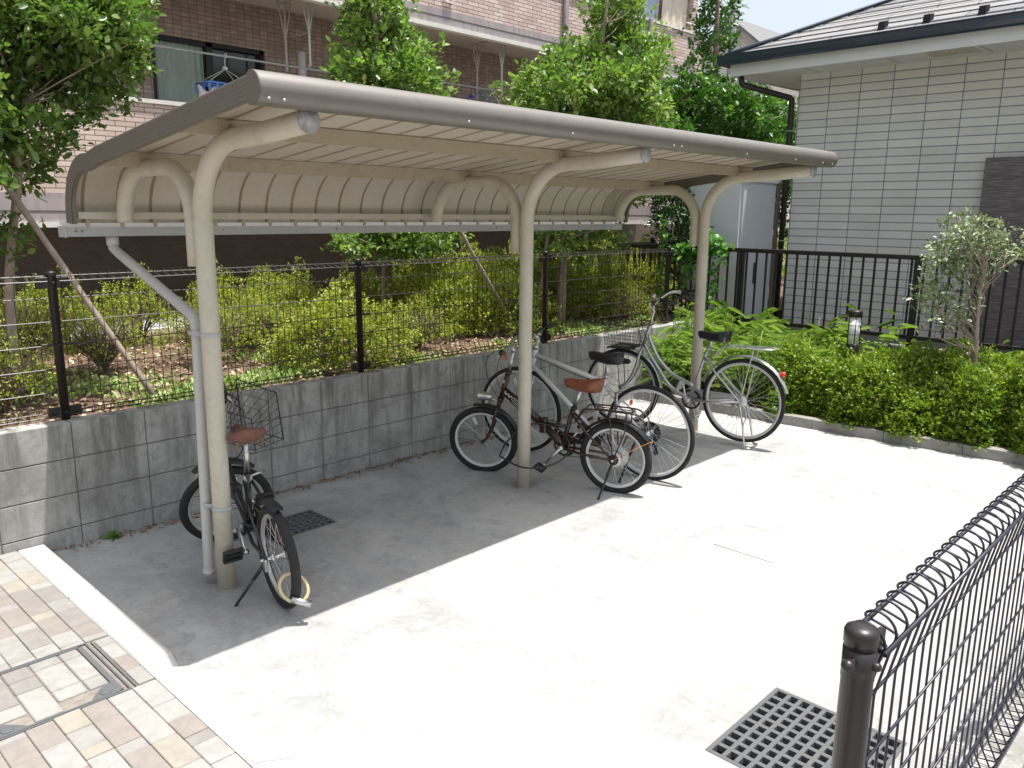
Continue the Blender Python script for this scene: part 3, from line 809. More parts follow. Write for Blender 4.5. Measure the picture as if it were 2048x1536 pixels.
    for z in (1.285, .425):
        mb = MB()
        for t in (0, .018):
            pts = [(.052 * math.cos(a) * 1.0 + .0, .052 * math.sin(a), z) for a in np.linspace(-PI * 1.25, PI * .25, 18)]
        ring = [(.047 * math.cos(a), .047 * math.sin(a), z) for a in np.linspace(.6 * PI, 2.4 * PI, 22)] + [(.008, .085, z), (.012, .12, z), (-.02, .142, z), (-.05, .125, z), (-.048, .085, z)]
        mb.tube(ring, .0105, 4, closed=True, sq=(1.0, .22), up=(0, 0, 1))
        mb.build('pipe_clamp', M['galv'], dp, recalc=False)
    return root
shelter()

# ================================================================== BICYCLES
def xf(mb, Mx):
    if Mx is not None: mb.v = [tuple(Mx @ Vector(p)) for p in mb.v]
    return mb
def steer(axis_s, axis_u, tilt, ang):
    """rotation about the steering axis (leaning back by tilt) through (s,0,u)"""
    ax = Vector((-math.sin(tilt), 0, math.cos(tilt))); p = Vector((axis_s, 0, axis_u))
    return Matrix.Translation(p) @ Matrix.Rotation(ang, 4, ax) @ Matrix.Translation(-p)

def wheel(parent, cx, cz, r, tw, rimmat, Mx=None, spokes=28, phase=0.0, rear=False, reflector=True, rimw=.011):
    if rear: reflector = False
    ro = r - tw * 1.75
    rim = MB(); v = []; f = []; n = 56
    prof = [(ro, -rimw), (ro + .004, -rimw * .9), (ro + .003, 0), (ro + .004, rimw * .9), (ro, rimw), (ro - .012, rimw * .85), (ro - .019, .005), (ro - .019, -.005), (ro - .012, -rimw * .85)]
    m = len(prof)
    for k in range(n):
        a = 2 * PI * k / n
        for (q, y) in prof: v.append((cx + q * math.cos(a), y, cz + q * math.sin(a)))
    for k in range(n):
        for j in range(m): f.append((k * m + j, k * m + (j + 1) % m, ((k + 1) % n) * m + (j + 1) % m, ((k + 1) % n) * m + j))
    rim.add(v, f, True)
    w = xf(rim, Mx).build('wheel', rimmat, parent)
    ty = MB(); v = []; f = []; m = 12; n = 64
    for k in range(n):
        a = 2 * PI * k / n
        for j in range(m):
            b = 2 * PI * j / m; q = r - tw + tw * math.cos(b) * (1.0 + (.03 if (k % 2 and abs(b) < 1) else 0)); y = tw * math.sin(b) * .95
            v.append((cx + q * math.cos(a), y, cz + q * math.sin(a)))
    for k in range(n):
        for j in range(m): f.append((k * m + j, k * m + (j + 1) % m, ((k + 1) % n) * m + (j + 1) % m, ((k + 1) % n) * m + j))
    ty.add(v, f, True); xf(ty, Mx).build('tyre', M['rubber'], w)
    sp = MB()
    for k in range(spokes):
        a = 2 * PI * k / spokes + phase; sd = 1 if k % 2 else -1; off = (.55 if (k // 2) % 2 else -.55)
        h = (cx + .022 * math.cos(a + off * 1.6), sd * .026, cz + .022 * math.sin(a + off * 1.6))
        e = (cx + (ro - .017) * math.cos(a), sd * .003, cz + (ro - .017) * math.sin(a))
        sp.tube([h, e], .0012, 4, caps=False)
    xf(sp, Mx).build('spokes', M['steel'], w, recalc=False)
    hb = MB().lathe([(.006, -.065 if rear else -.05), (.008, -.05), (.010, -.034), (.024, -.029), (.024, -.025), (.013, -.02), (.012, .02), (.024, .025), (.024, .029), (.010, .034), (.008, .05), (.006, .065 if rear else .05)], (cx, 0, cz), 'y', 18)
    xf(hb, Mx).build('hub', M['alloy'], w)
    if reflector:
        a = 1.1 + phase; q = ro * .72; mb = MB()
        mb.box(-.03, .03, -.008, .008, -.011, .011, .004)
        R = Matrix.Translation((cx + q * math.cos(a), 0, cz + q * math.sin(a))) @ Matrix.Rotation(-(a), 4, 'Y')
        xf(mb, R); xf(mb, Mx).build('spoke_reflector', M['white_rim'] if not rear else M['orange'], w)
    return w

def guard(cx, cz, rg, a0, a1, w, Mx=None, lift=0.0):
    mb = MB(); v = []; f = []; n = 26; prof = [(-1, -.55), (-.75, -.12), (-.3, .06), (0, .1), (.3, .06), (.75, -.12), (1, -.55)]
    m = len(prof)
    for lay in (0, 1):
        for k in range(n + 1):
            t = k / n; a = math.radians(a0 + (a1 - a0) * t)
            taper = min(1, .55 + 3 * min(t, 1 - t) * 1.5)
            for (y, h) in prof:
                q = rg + h * w * .8 - lay * .0015
                v.append((cx + q * math.cos(a), y * w * taper, cz + q * math.sin(a) + lift * t))
    for lay in (0, 1):
        b = lay * (n + 1) * m
        for k in range(n):
            for j in range(m - 1):
                q = (b + k * m + j, b + k * m + j + 1, b + (k + 1) * m + j + 1, b + (k + 1) * m + j)
                f.append(q if lay == 0 else q[::-1])
    mb.add(v, f, True); return xf(mb, Mx)

def saddle_mb(s0, s1, u, w=.075, nose=.02, h=.05, dip=.012, kick=.02):
    """s0 rear, s1 nose"""
    mb = MB(); v = []; f = []; n = 16; L = s1 - s0
    ks = 12
    for i in range(n + 1):
        t = i / n; s = s0 + L * t
        if t < .3: ww = w * (.55 + .45 * math.sin(PI / 2 * t / .3)) if t > 0 else w * .35
        else:
            e = (t - .3) / .7; ww = nose + (w - nose) * (1 - e) ** 1.7
        if i == n: ww *= .45
        top = u + kick * (1 - t) ** 2 - dip * math.sin(PI * t) + (.0 if t < .9 else -.012 * (t - .9) / .1)
        hh = h * (1 - .35 * t) * (1 if 0 < i < n else .5)
        for k in range(ks):
            a = 2 * PI * k / ks; c_, s_ = math.cos(a), math.sin(a)
            zz = top - hh * .35 + (hh * .35 * s_ if s_ > 0 else hh * .65 * s_)
            v.append((s, ww * math.copysign(abs(c_) ** .8, c_), zz))
    for i in range(n):
        for k in range(ks): f.append((i * ks + k, i * ks + (k + 1) % ks, (i + 1) * ks + (k + 1) % ks, (i + 1) * ks + k))
    f.append(tuple(range(ks))); f.append(tuple(n * ks + k for k in range(ks))[::-1])
    return mb.add(v, f, True)

def saddle(parent, s0, s1, u, mat, w=.08, springs=True, frame_mat='steel', **kw):
    sd = saddle_mb(s0, s1, u, w, **kw).build('saddle', M[mat], parent)
    mb = MB(); L = s1 - s0
    for sy in (-1, 1):
        mb.tube(smooth_path([(s1 - .03, 0, u - .03), (s0 + L * .55, sy * .02, u - .055), (s0 + L * .3, sy * .022, u - .06), (s0 + .035, sy * .05, u - .03)], 4), .0035, 6)
        if springs:
            pts = []
            for k in range(37):
                a = 2 * PI * k / 9; pts.append((s0 + .035 + .013 * math.cos(a), sy * w * .6 + .013 * math.sin(a), u - .075 + .05 * k / 36))
            mb.tube(pts, .0025, 4)
            mb.tube([(s0 + L * .4, sy * .02, u - .06), (s0 + .03, sy * w * .6, u - .076)], .003, 5)
    mb.build('saddle_rails', M['rust' if frame_mat == 'rust' else frame_mat], sd, recalc=False)
    return sd

def pedal_mb(s, v, u, sd, tilt=0.0, L=.095, W=.075):
    mb = MB()
    mb.box(-W / 2, -W / 2 + .014, .01, L, -.012, .012, .004); mb.box(W / 2 - .014, W / 2, .01, L, -.012, .012, .004)
    mb.box(-W / 2 + .01, W / 2 - .01, .01, .022, -.011, .011, .003); mb.box(-W / 2 + .01, W / 2 - .01, L - .012, L, -.011, .011, .003)
    mb.box(-.010, .010, .02, L - .01, -.009, .009, .003); mb.box(-.026, -.020, .02, L - .01, -.005, .005); mb.box(.020, .026, .02, L - .01, -.005, .005)
    R = Matrix.Translation((s, v, u)) @ Matrix.Rotation(tilt, 4, 'Y') @ Matrix.Scale(sd, 4, (0, 1, 0))
    return xf(mb, R)

def crankset(parent, s, u, ang, ring_r, crank_mat='alloy', ringmat='plastic', cl=.165, pedmat='plastic', guard_=True, q=.055, tilt=0.3, teeth=True, Lp=.095):
    mb = MB().lathe([(.02, -.05), (.02, .05)], (s, 0, u), 'y', 16)
    for sd, a in ((1, ang), (-1, ang + PI)):
        e = (s + cl * math.cos(a), sd * (q + .012), u + cl * math.sin(a))
        mb.tube([(s, sd * .05, u), (s, sd * q, u), e], [.011, .012, .009], 8, sq=(1, .6) if False else None)
        mb.lathe([(.013, -.012), (.013, .012)], e, 'y', 10)
    c = mb.build('crank', M[crank_mat], parent, recalc=False)
    for sd, a in ((1, ang), (-1, ang + PI)):
        pedal_mb(s + cl * math.cos(a), sd * (q + .02), u + cl * math.sin(a), sd, tilt, Lp).build('pedal', M[pedmat], c, recalc=False)
    rg = MB(); n = 40; v = []; f = []
    for k in range(n):
        a = 2 * PI * k / n
        for (r_, y) in ((ring_r, -.047), (ring_r * .8, -.047), (ring_r * .8, -.043), (ring_r, -.043)): v.append((s + (r_ + (.002 if k % 2 else 0)) * math.cos(a), y, u + r_ * math.sin(a)))
    for k in range(n):
        for j in range(4): f.append((k * 4 + j, k * 4 + (j + 1) % 4, ((k + 1) % n) * 4 + (j + 1) % 4, ((k + 1) % n) * 4 + j))
    rg.add(v, f)
    for k in range(5):
        a = 2 * PI * k / 5 + .3; rg.tube([(s, -.045, u), (s + ring_r * .85 * math.cos(a), -.045, u + ring_r * .85 * math.sin(a))], .006, 5)
    rg.build('chainring', M[ringmat], c, recalc=False)
    return c

def chain(parent, s0, u0, r0, s1, u1, r1, y=-.045):
    mb = MB(); pts = [(s1, y, u1 + r1), (s0, y, u0 + r0)]
    pts += [(s0 + r0 * math.cos(a), y, u0 + r0 * math.sin(a)) for a in np.linspace(PI / 2, -PI / 2, 12)[1:]]
    pts += [(s1, y, u1 - r1)] + [(s1 + r1 * math.cos(a), y, u1 + r1 * math.sin(a)) for a in np.linspace(-PI / 2, -1.5 * PI, 8)[1:-1]]
    mb.tube(pts, .004, 4, closed=True); return mb.build('chain', M['rust'], parent, recalc=False)

def kickstand(parent, top, foot, mat='black', r=.0075):
    t, f_ = Vector(top), Vector(foot); mb = MB(); m = t.lerp(f_, .35)
    mb.tube([t, m], r * 1.35, 8).tube([m, f_], r, 8); d = Vector((.022, 0, -.0))
    mb.tube([f_ - d + Vector((0, 0, .006)), f_ + d + Vector((0, 0, .006))], r * 1.15, 8)
    return mb.build('kickstand', M[mat], parent, recalc=False)

def lines(parent, name, mat, paths, r=.0028, Mx=None, n=6):
    mb = MB()
    for p in paths: mb.tube(smooth_path(p, 7), r, n)
    return xf(mb, Mx).build(name, M[mat], parent, recalc=False)

def lamp_mb(s, v, u, L=.085, r=.03, d=(1, 0, 0)):
    mb = MB().lathe([(.012, -L * .6), (.022, -L * .45), (r * .9, -L * .1), (r, L * .35), (r * 1.06, L * .38), (r * 1.06, L * .45), (r * .9, L * .45), (r * .5, L * .38), (.001, L * .36)], (0, 0, 0), 'x', 20)
    return xf(mb, Matrix.Translation((s, v, u)))

def bike_root(label, A, ang, lean, z=0.0, group='bicycles parked in the shelter'):
    r = empty('bicycle', (A[0], A[1], z)); r.rotation_mode = 'XYZ'
    r.rotation_euler = (Matrix.Rotation(ang, 4, 'Z') @ Matrix.Rotation(-lean, 4, 'X')).to_euler()
    tag(r, label, 'bicycle', group); return r

def wire_basket(parent, c, top, bot, h, mat, Mx=None, step=.042, r=.0016, rr=.0035, mesh_bottom=True):
    """c=(s,v,u) centre of top, top/bot = (ls, lv) sizes"""
    mb = MB(); s, v, u = c
    def P(t, a, b):   # t 0 top..1 bottom
        ls = top[0] + (bot[0] - top[0]) * t; lv = top[1] + (bot[1] - top[1]) * t
        return (s + a * ls / 2 + (0 if t == 0 else 0), v + b * lv / 2, u - h * t)
    for t, q in ((0, rr), (1, rr * .8)): mb.tube([P(t, -1, -1), P(t, 1, -1), P(t, 1, 1), P(t, -1, 1)], q, 6, closed=True)
    nr = max(2, int(h / step))
    for i in range(1, nr): mb.tube([P(i / nr, -1, -1), P(i / nr, 1, -1), P(i / nr, 1, 1), P(i / nr, -1, 1)], r, 4, closed=True)
    na = max(3, int(top[0] / step)); nb = max(3, int(top[1] / step))
    for i in range(na + 1):
        a = -1 + 2 * i / na; mb.tube([P(0, a, -1), P(1, a, -1), P(1, a, 1), P(0, a, 1)], r, 4)
    for i in range(nb + 1):
        b = -1 + 2 * i / nb; mb.tube([P(0, -1, b), P(1, -1, b), P(1, 1, b), P(0, 1, b)], r, 4)
    return xf(mb, Mx).build('basket', M[mat], parent, recalc=False)

def heading(a, b): return math.atan2(b[1] - a[1], b[0] - a[0])

# ---- near black folding bicycle, seen from behind
def bike_near():
    R = bike_root('black folding bicycle with faded brown saddle and tilted wire basket, nearest the camera', (.087, -.434), heading((.087, -.434), (.261, .485)), .05)
    r = .252; st = steer(.86, .5, .30, math.radians(-97))
    wheel(R, .078, r, r, .024, M['alloy_dull'], rear=True, phase=.2)
    wheel(R, .955, r, r, .024, M['alloy_dull'], st, phase=.5)
    F = MB()
    F.tube([(.80, 0, .66), (.845, 0, .50)], .019, 14)
    F.tube(smooth_path([(.815, 0, .56), (.68, 0, .42), (.56, 0, .33), (.49, 0, .28)], 4), .023, 12)
    F.tube([(.425, 0, .575), (.49, 0, .27)], .0165, 14)
    for sy in (-1, 1):
        F.tube([(.485, sy * .02, .275), (.30, sy * .05, .262), (.078, sy * .058, r)], .009, 8)
        F.tube([(.435, sy * .016, .54), (.30, sy * .045, .42), (.078, sy * .058, r)], .0075, 8)
        F.box(.06, .096, sy * .058 - .004, sy * .058 + .004, r - .025, r + .02, .003)
    F.lathe([(.024, -.036), (.024, .036)], (.49, 0, .27), 'y', 16)
    F.box(.64, .70, -.03, .03, .37, .45, .008)
    F.build('frame', M['black'], R, recalc=False)
    xf(MB().tube([(.845, 0, .50), (.868, 0, .42)], .016, 12).tube(smooth_path([(.865, .0, .43), (.875, .05, .40), (.90, .055, .32), (.955, .052, r)], 4), .010, 8).tube(smooth_path([(.865, .0, .43), (.875, -.05, .40), (.90, -.055, .32), (.955, -.052, r)], 4), .010, 8), st).build('fork', M['black'], R, recalc=False)
    xf(MB().tube([(.80, 0, .66), (.715, 0, .96), (.712, 0, .99)], .013, 12), st).build('stem', M['black'], R, recalc=False)
    hb = xf(MB().tube(smooth_path([(.66, -.27, 1.02), (.70, -.13, 1.01), (.715, 0, .99), (.70, .13, 1.01), (.66, .27, 1.02)], 5), .0108, 10), st).build('handlebar', M['black'], R, recalc=False)
    for sy in (-1, 1):
        xf(MB().tube([(.66, sy * .27, 1.02), (.687, sy * .17, 1.014)], .0165, 12), st).build('grip', M['plastic'], hb, recalc=False)
        xf(MB().tube(smooth_path([(.70, sy * .15, 1.0), (.74, sy * .18, .975), (.72, sy * .25, .965)], 4), .005, 6), st).build('brake_lever', M['alloy'], hb, recalc=False)
    # basket tilted on its bracket
    bt = st @ Matrix.Translation((.95, 0, .86)) @ Matrix.Rotation(.36, 4, 'X') @ Matrix.Rotation(.22, 4, 'Y') @ Matrix.Translation((-.95, 0, -.86))
    wire_basket(R, (.945, .0, .875), (.25, .33), (.18, .22), .20, 'black_metal', bt, .055, .0019, .0038)
    lines(R, 'basket_stay', 'black_metal', [[(.73, .05, .93), (.84, .05, .88), (.86, .05, .84)], [(.73, -.05, .93), (.84, -.05, .88), (.86, -.05, .84)], [(.86, 0, .46), (.93, 0, .58), (.93, 0, .70)]], .0035, st)
    saddle(R, .295, .535, .815, 'leather_old', .098, frame_mat='rust', h=.075, kick=.025, nose=.022)
    sp = MB().tube([(.386, 0, .76), (.432, 0, .56)], .0135, 14).build('seat_post', M['alloy'], R, recalc=False)
    MB().tube([(.430, 0, .572), (.437, 0, .545)], .0165, 12).build('rust_ring', M['rust'], sp, recalc=False)
    MB().tube([(.425, -.015, .555), (.43, -.045, .56), (.44, -.095, .562)], .006, 8).build('clamp_lever', M['alloy'], R, recalc=False)
    MB().lathe([(.022, -.012), (.022, .012)], (.43, 0, .55), 'x', 12).build('seat_clamp', M['alloy_dull'], R)
    guard(.078, r, .276, 62, 108, .030).build('mudguard', M['plastic'], R)
    mg = guard(.955, r, .282, 75, 150, .030, st @ Matrix.Translation((0, 0, .0)), .05).build('mudguard', M['plastic'], R)
    crankset(R, .49, .27, math.radians(205), .085, 'alloy', 'plastic', pedmat='plastic', tilt=1.15, q=.06, Lp=.105)
    # right pedal folded up with amber reflector shows behind the frame
    chain(R, .49, .27, .083, .078, r, .028)
    MB().box(.30, .56, -.066, -.056, .24, .36, .01).build('chain_guard', M['plastic'], R)
    kickstand(R, (.085, .062, .235), (.20, .20, -.005), 'black', .007)
    MB().box(.05, .085, .058, .075, .20, .26, .004).lathe([(.009, .055), (.009, .085)], (.078, 0, r), 'y', 8).build('axle_nut', M['alloy'], R, recalc=False)
    lines(R, 'cable', 'plastic', [[(.70, .12, .99), (.80, .02, .86), (.84, .01, .66), (.80, .01, .48)], [(.80, .012, .48), (.6, .02, .37), (.45, .02, .33), (.30, .05, .40)]], .003)
    return R
bike_near()
# cable lock hanging on its rear wheel
lk = empty('cable_lock', (.065, -.60, .10)); tag(lk, 'yellowed coil cable lock with silver cylinder on the rear wheel of the nearest bicycle', 'bicycle lock')
cp = [(.05 * math.cos(a) - .02, .04 + .025 * math.sin(a) - .035 * math.cos(a), .075 + .062 * math.sin(a)) for a in np.linspace(-1.1, 4.4, 26)]
MB().tube(cp, .0085, 10).build('cable', M['lockhose'], lk, recalc=False)
a_, b_ = Vector(cp[0]), Vector(cp[-1]); mid = (a_ + b_) / 2
MB().tube([mid + Vector((-.025, .015, .012)), mid + Vector((.045, -.035, -.018))], .0165, 14).build('lock_cylinder', M['alloy'], lk, recalc=False)
MB().tube([a_, mid], .012, 8).tube([b_, mid], .012, 8).build('lock_collar', M['plastic'], lk, recalc=False)

# ---- dark brown folding bicycle
def bike_brown():
    R = bike_root('dark brown folding bicycle with tan saddle, round headlight and rear rack, against the middle post', (2.585, -.568), heading((2.585, -.568), (2.265, .437)), .06)
    r = .256; st = steer(.93, .6, .27, math.radians(14))
    wheel(R, .072, r - .01, r, .024, M['white_rim'], rear=True, phase=.35)
    wheel(R, 1.078, r - .012, r, .024, M['white_rim'], st, phase=.1)
    hz_ = r - .01
    F = MB()
    F.tube([(.868, 0, .765), (.935, 0, .56)], .0195, 14)
    F.tube([(.865, 0, .775), (.872, 0, .755)], .023, 14); F.tube([(.93, 0, .575), (.938, 0, .55)], .023, 14)
    F.tube([(.915, 0, .635), (.78, 0, .545), (.60, 0, .415)], .027, 14, sq=(1.15, .8))
    F.tube([(.60, 0, .415), (.50, 0, .32), (.45, 0, .275)], .025, 14, sq=(1.15, .8))
    F.tube([(.58, 0, .425), (.50, 0, .425), (.41, 0, .415)], .013, 10)
    F.tube([(.378, 0, .565), (.462, 0, .26)], .0175, 14)
    F.box(.575, .625, -.032, .032, .36, .465, .008)
    for sy in (-1, 1):
        F.tube([(.455, sy * .02, .27), (.30, sy * .045, .255), (.072, sy * .058, hz_)], .010, 8)
        F.tube([(.385, sy * .016, .53), (.30, sy * .04, .44), (.072, sy * .058, hz_)], .008, 8)
        F.box(.05, .095, sy * .058 - .004, sy * .058 + .004, hz_ - .022, hz_ + .022, .003)
    F.lathe([(.025, -.036), (.025, .036)], (.462, 0, .268), 'y', 16)
    fr = F.build('frame', M['brown_paint'], R, recalc=False)
    # pale printed marks on the main tube and head tube
    d = Vector((-.135, 0, -.09)).normalized(); c0 = Vector((.80, .0235, .562)); nrm = Vector((d.z, 0, -d.x))
    mk = MB(); ring = []
    for k in range(28):
        a = 2 * PI * k / 28; ring.append(c0 + d * (.040 * math.copysign(abs(math.cos(a)) ** .6, math.cos(a))) + nrm * (.014 * math.sin(a)))
    mk.tube(ring, .0018, 4, closed=True)
    for t in (-.022, -.010, .002, .014, .025): mk.tube([c0 + d * t + nrm * -.006, c0 + d * (t + .004) + nrm * .006], .0016, 4)
    mk.build('oval_emblem', M['white'], fr, recalc=False)
    mk = MB(); c1 = Vector((.865, .0232, .608))
    mk.tube([c1 + d * -.03 + nrm * .01, c1 + d * -.015 + nrm * -.008, c1 + d * 0 + nrm * .008, c1 + d * .015 + nrm * -.008, c1 + d * .03 + nrm * .009], .0045, 5)
    mk.tube([(.893, .0205, .71), (.898, .0205, .69)], .005, 5)
    mk.build('white_marks', M['white'], fr, recalc=False)
    fk = MB().tube([(.938, 0, .55), (.955, 0, .50)], .017, 12)
    for sy in (-1, 1): fk.tube(smooth_path([(.952, 0, .51), (.962, sy * .05, .48), (.995, sy * .054, .37), (1.035, sy * .053, .285), (1.078, sy * .05, hz_)], 4), .0105, 8)
    xf(fk, st).build('fork', M['brown_paint'], R, recalc=False)
    xf(MB().tube([(.87, 0, .76), (.83, 0, .915)], .0125, 12).tube([(.83, 0, .915), (.828, 0, .93), (.85, 0, .955)], .015, 12), st).build('stem', M['alloy'], R, recalc=False)
    hb = xf(MB().tube(smooth_path([(.80, -.27, .985), (.835, -.15, .985), (.852, -.04, .955), (.852, .04, .955), (.86, .15, .965), (.83, .27, .955)], 5), .011, 10), st).build('handlebar', M['alloy'], R, recalc=False)
    for sy, z in ((-1, .985), (1, .957)):
        s_ = .80 if sy < 0 else .83
        xf(MB().tube([(s_ - .005, sy * .285, z), (s_ + .025, sy * .18, z + .002)], [.019, .016], 12), st).build('grip', M['leather'], hb, recalc=False)
        xf(MB().tube(smooth_path([(s_ + .03, sy * .16, z - .005), (s_ + .075, sy * .18, z - .03), (s_ + .075, sy * .25, z - .06)], 4), .0055, 6), st).build('brake_lever', M['alloy'], hb, recalc=False)
        xf(MB().box(s_ + .02, s_ + .06, sy * .165 - .02, sy * .165 + .02, z - .018, z + .016, .006), st).build('shifter', M['plastic'], hb, recalc=False)
    lines(R, 'cable', 'plastic', [[(.89, .16, .95), (.99, .10, .86), (1.0, .05, .70), (.94, .03, .58)], [(.88, -.16, .97), (.97, -.08, .85), (.97, -.02, .70), (.93, -.03, .60)],
                                  [(.90, .02, .60), (.75, .035, .50), (.60, .04, .43), (.47, .03, .33)], [(.60, .04, .43), (.52, .05, .47), (.42, .04, .45), (.35, .03, .47)]], .0027)
    lp = lamp_mb(1.045, .03, .582, .10, .034).build('headlight', M['alloy'], R, recalc=False)
    lines(R, 'light_bracket', 'alloy', [[(1.02, .03, .575), (.98, .02, .56), (.945, 0, .545)]], .004)
    saddle(R, .165, .44, .775, 'leather', .080, frame_mat='rust', h=.10, kick=.02, nose=.026)
    MB().tube([(.315, 0, .715), (.376, 0, .56)], .0132, 14).build('seat_post', M['alloy'], R, recalc=False)
    MB().tube([(.372, .015, .565), (.375, .04, .57), (.34, .075, .575)], .005, 6).lathe([(.021, -.012), (.021, .012)], (.375, 0, .56), 'z', 12).build('seat_clamp', M['plastic'], R, recalc=False)
    guard(.072, hz_, .279, 20, 152, .029).build('mudguard', M['black'], R)
    guard(1.078, hz_, .279, 78, 172, .029, st).build('mudguard', M['black'], R)
    # rear rack
    rk = MB(); z = .585
    rk.tube(smooth_path([(.36, .02, .47), (.30, .05, .56), (.25, .06, z), (.0, .062, z + .004), (-.085, .05, z - .005), (-.11, 0, z - .03), (-.085, -.05, z - .005), (.0, -.062, z + .004), (.25, -.06, z), (.30, -.05, .56), (.36, -.02, .47)], 5), .0055, 8)
    for s_ in (.20, .08, -.04): rk.tube([(s_, -.062, z), (s_, .062, z)], .004, 6)
    for sy in (-1, 1):
        rk.tube([(.10, sy * .062, z), (.085, sy * .066, .45), (.072, sy * .064, hz_ + .01)], .005, 6)
        rk.tube([(-.02, sy * .062, z), (-.01, sy * .066, .45), (.066, sy * .064, hz_ + .01)], .005, 6)
        rk.tube(smooth_path([(-.08, sy * .05, z - .005), (-.13, sy * .05, .545), (-.15, sy * .045, .49)], 4), .0045, 6)
    rk.tube([(.22, .02, z), (-.06, .02, z)], .004, 6).tube([(.22, -.02, z), (-.06, -.02, z)], .004, 6)
    rk.build('rear_rack', M['brown_paint'], R, recalc=False)
    lines(R, 'bungee', 'orange', [[(-.19, .02, .405), (-.05, .062, .33), (.07, .068, hz_)]], .0016)
    crankset(R, .462, .268, math.radians(-48), .082, 'alloy', 'plastic', pedmat='plastic', tilt=-.4)
    chain(R, .462, .268, .08, .072, hz_, .03)
    MB().box(.20, .52, -.068, -.058, .285, .36, .01).build('chain_guard', M['plastic'], R)
    MB().lathe([(.055, -.052), (.075, -.05), (.078, -.046), (.01, -.045)], (.072, 0, hz_), 'y', 30).lathe([(.045, .040), (.052, .036), (.048, .030)], (.072, 0, hz_), 'y', 24).build('spoke_guard', M['white_rim'], R, recalc=False)
    MB().lathe([(.036, .034), (.036, .052), (.02, .056)], (.072, 0, hz_), 'y', 20).build('drum_brake', M['plastic'], R)
    kickstand(R, (.07, .06, hz_ - .01), (.125, .215, -.012), 'black', .0075)
    MB().lathe([(.010, .05), (.010, .078)], (.072, 0, hz_), 'y', 8).build('axle_nut', M['alloy'], R)
bike_brown()
# cable lock round the middle post and the frame
lk = empty('cable_lock', (2.18, -.06, .20)); tag(lk, 'thin black cable lock looped round the middle post and the brown bicycle frame', 'bicycle lock')
pts = [(-.05, .24, .0), (-.07, .05, -.025), (-.02, -.052, -.03), (.10, -.09, -.03), (.22, -.13, .02), (.255, -.12, .12), (.215, -.06, .205), (.13, .06, .235), (.04, .14, .19), (-.02, .22, .08)]
MB().tube(smooth_path(pts + [pts[0]], 6), .006, 8).build('cable', M['black'], lk, recalc=False)

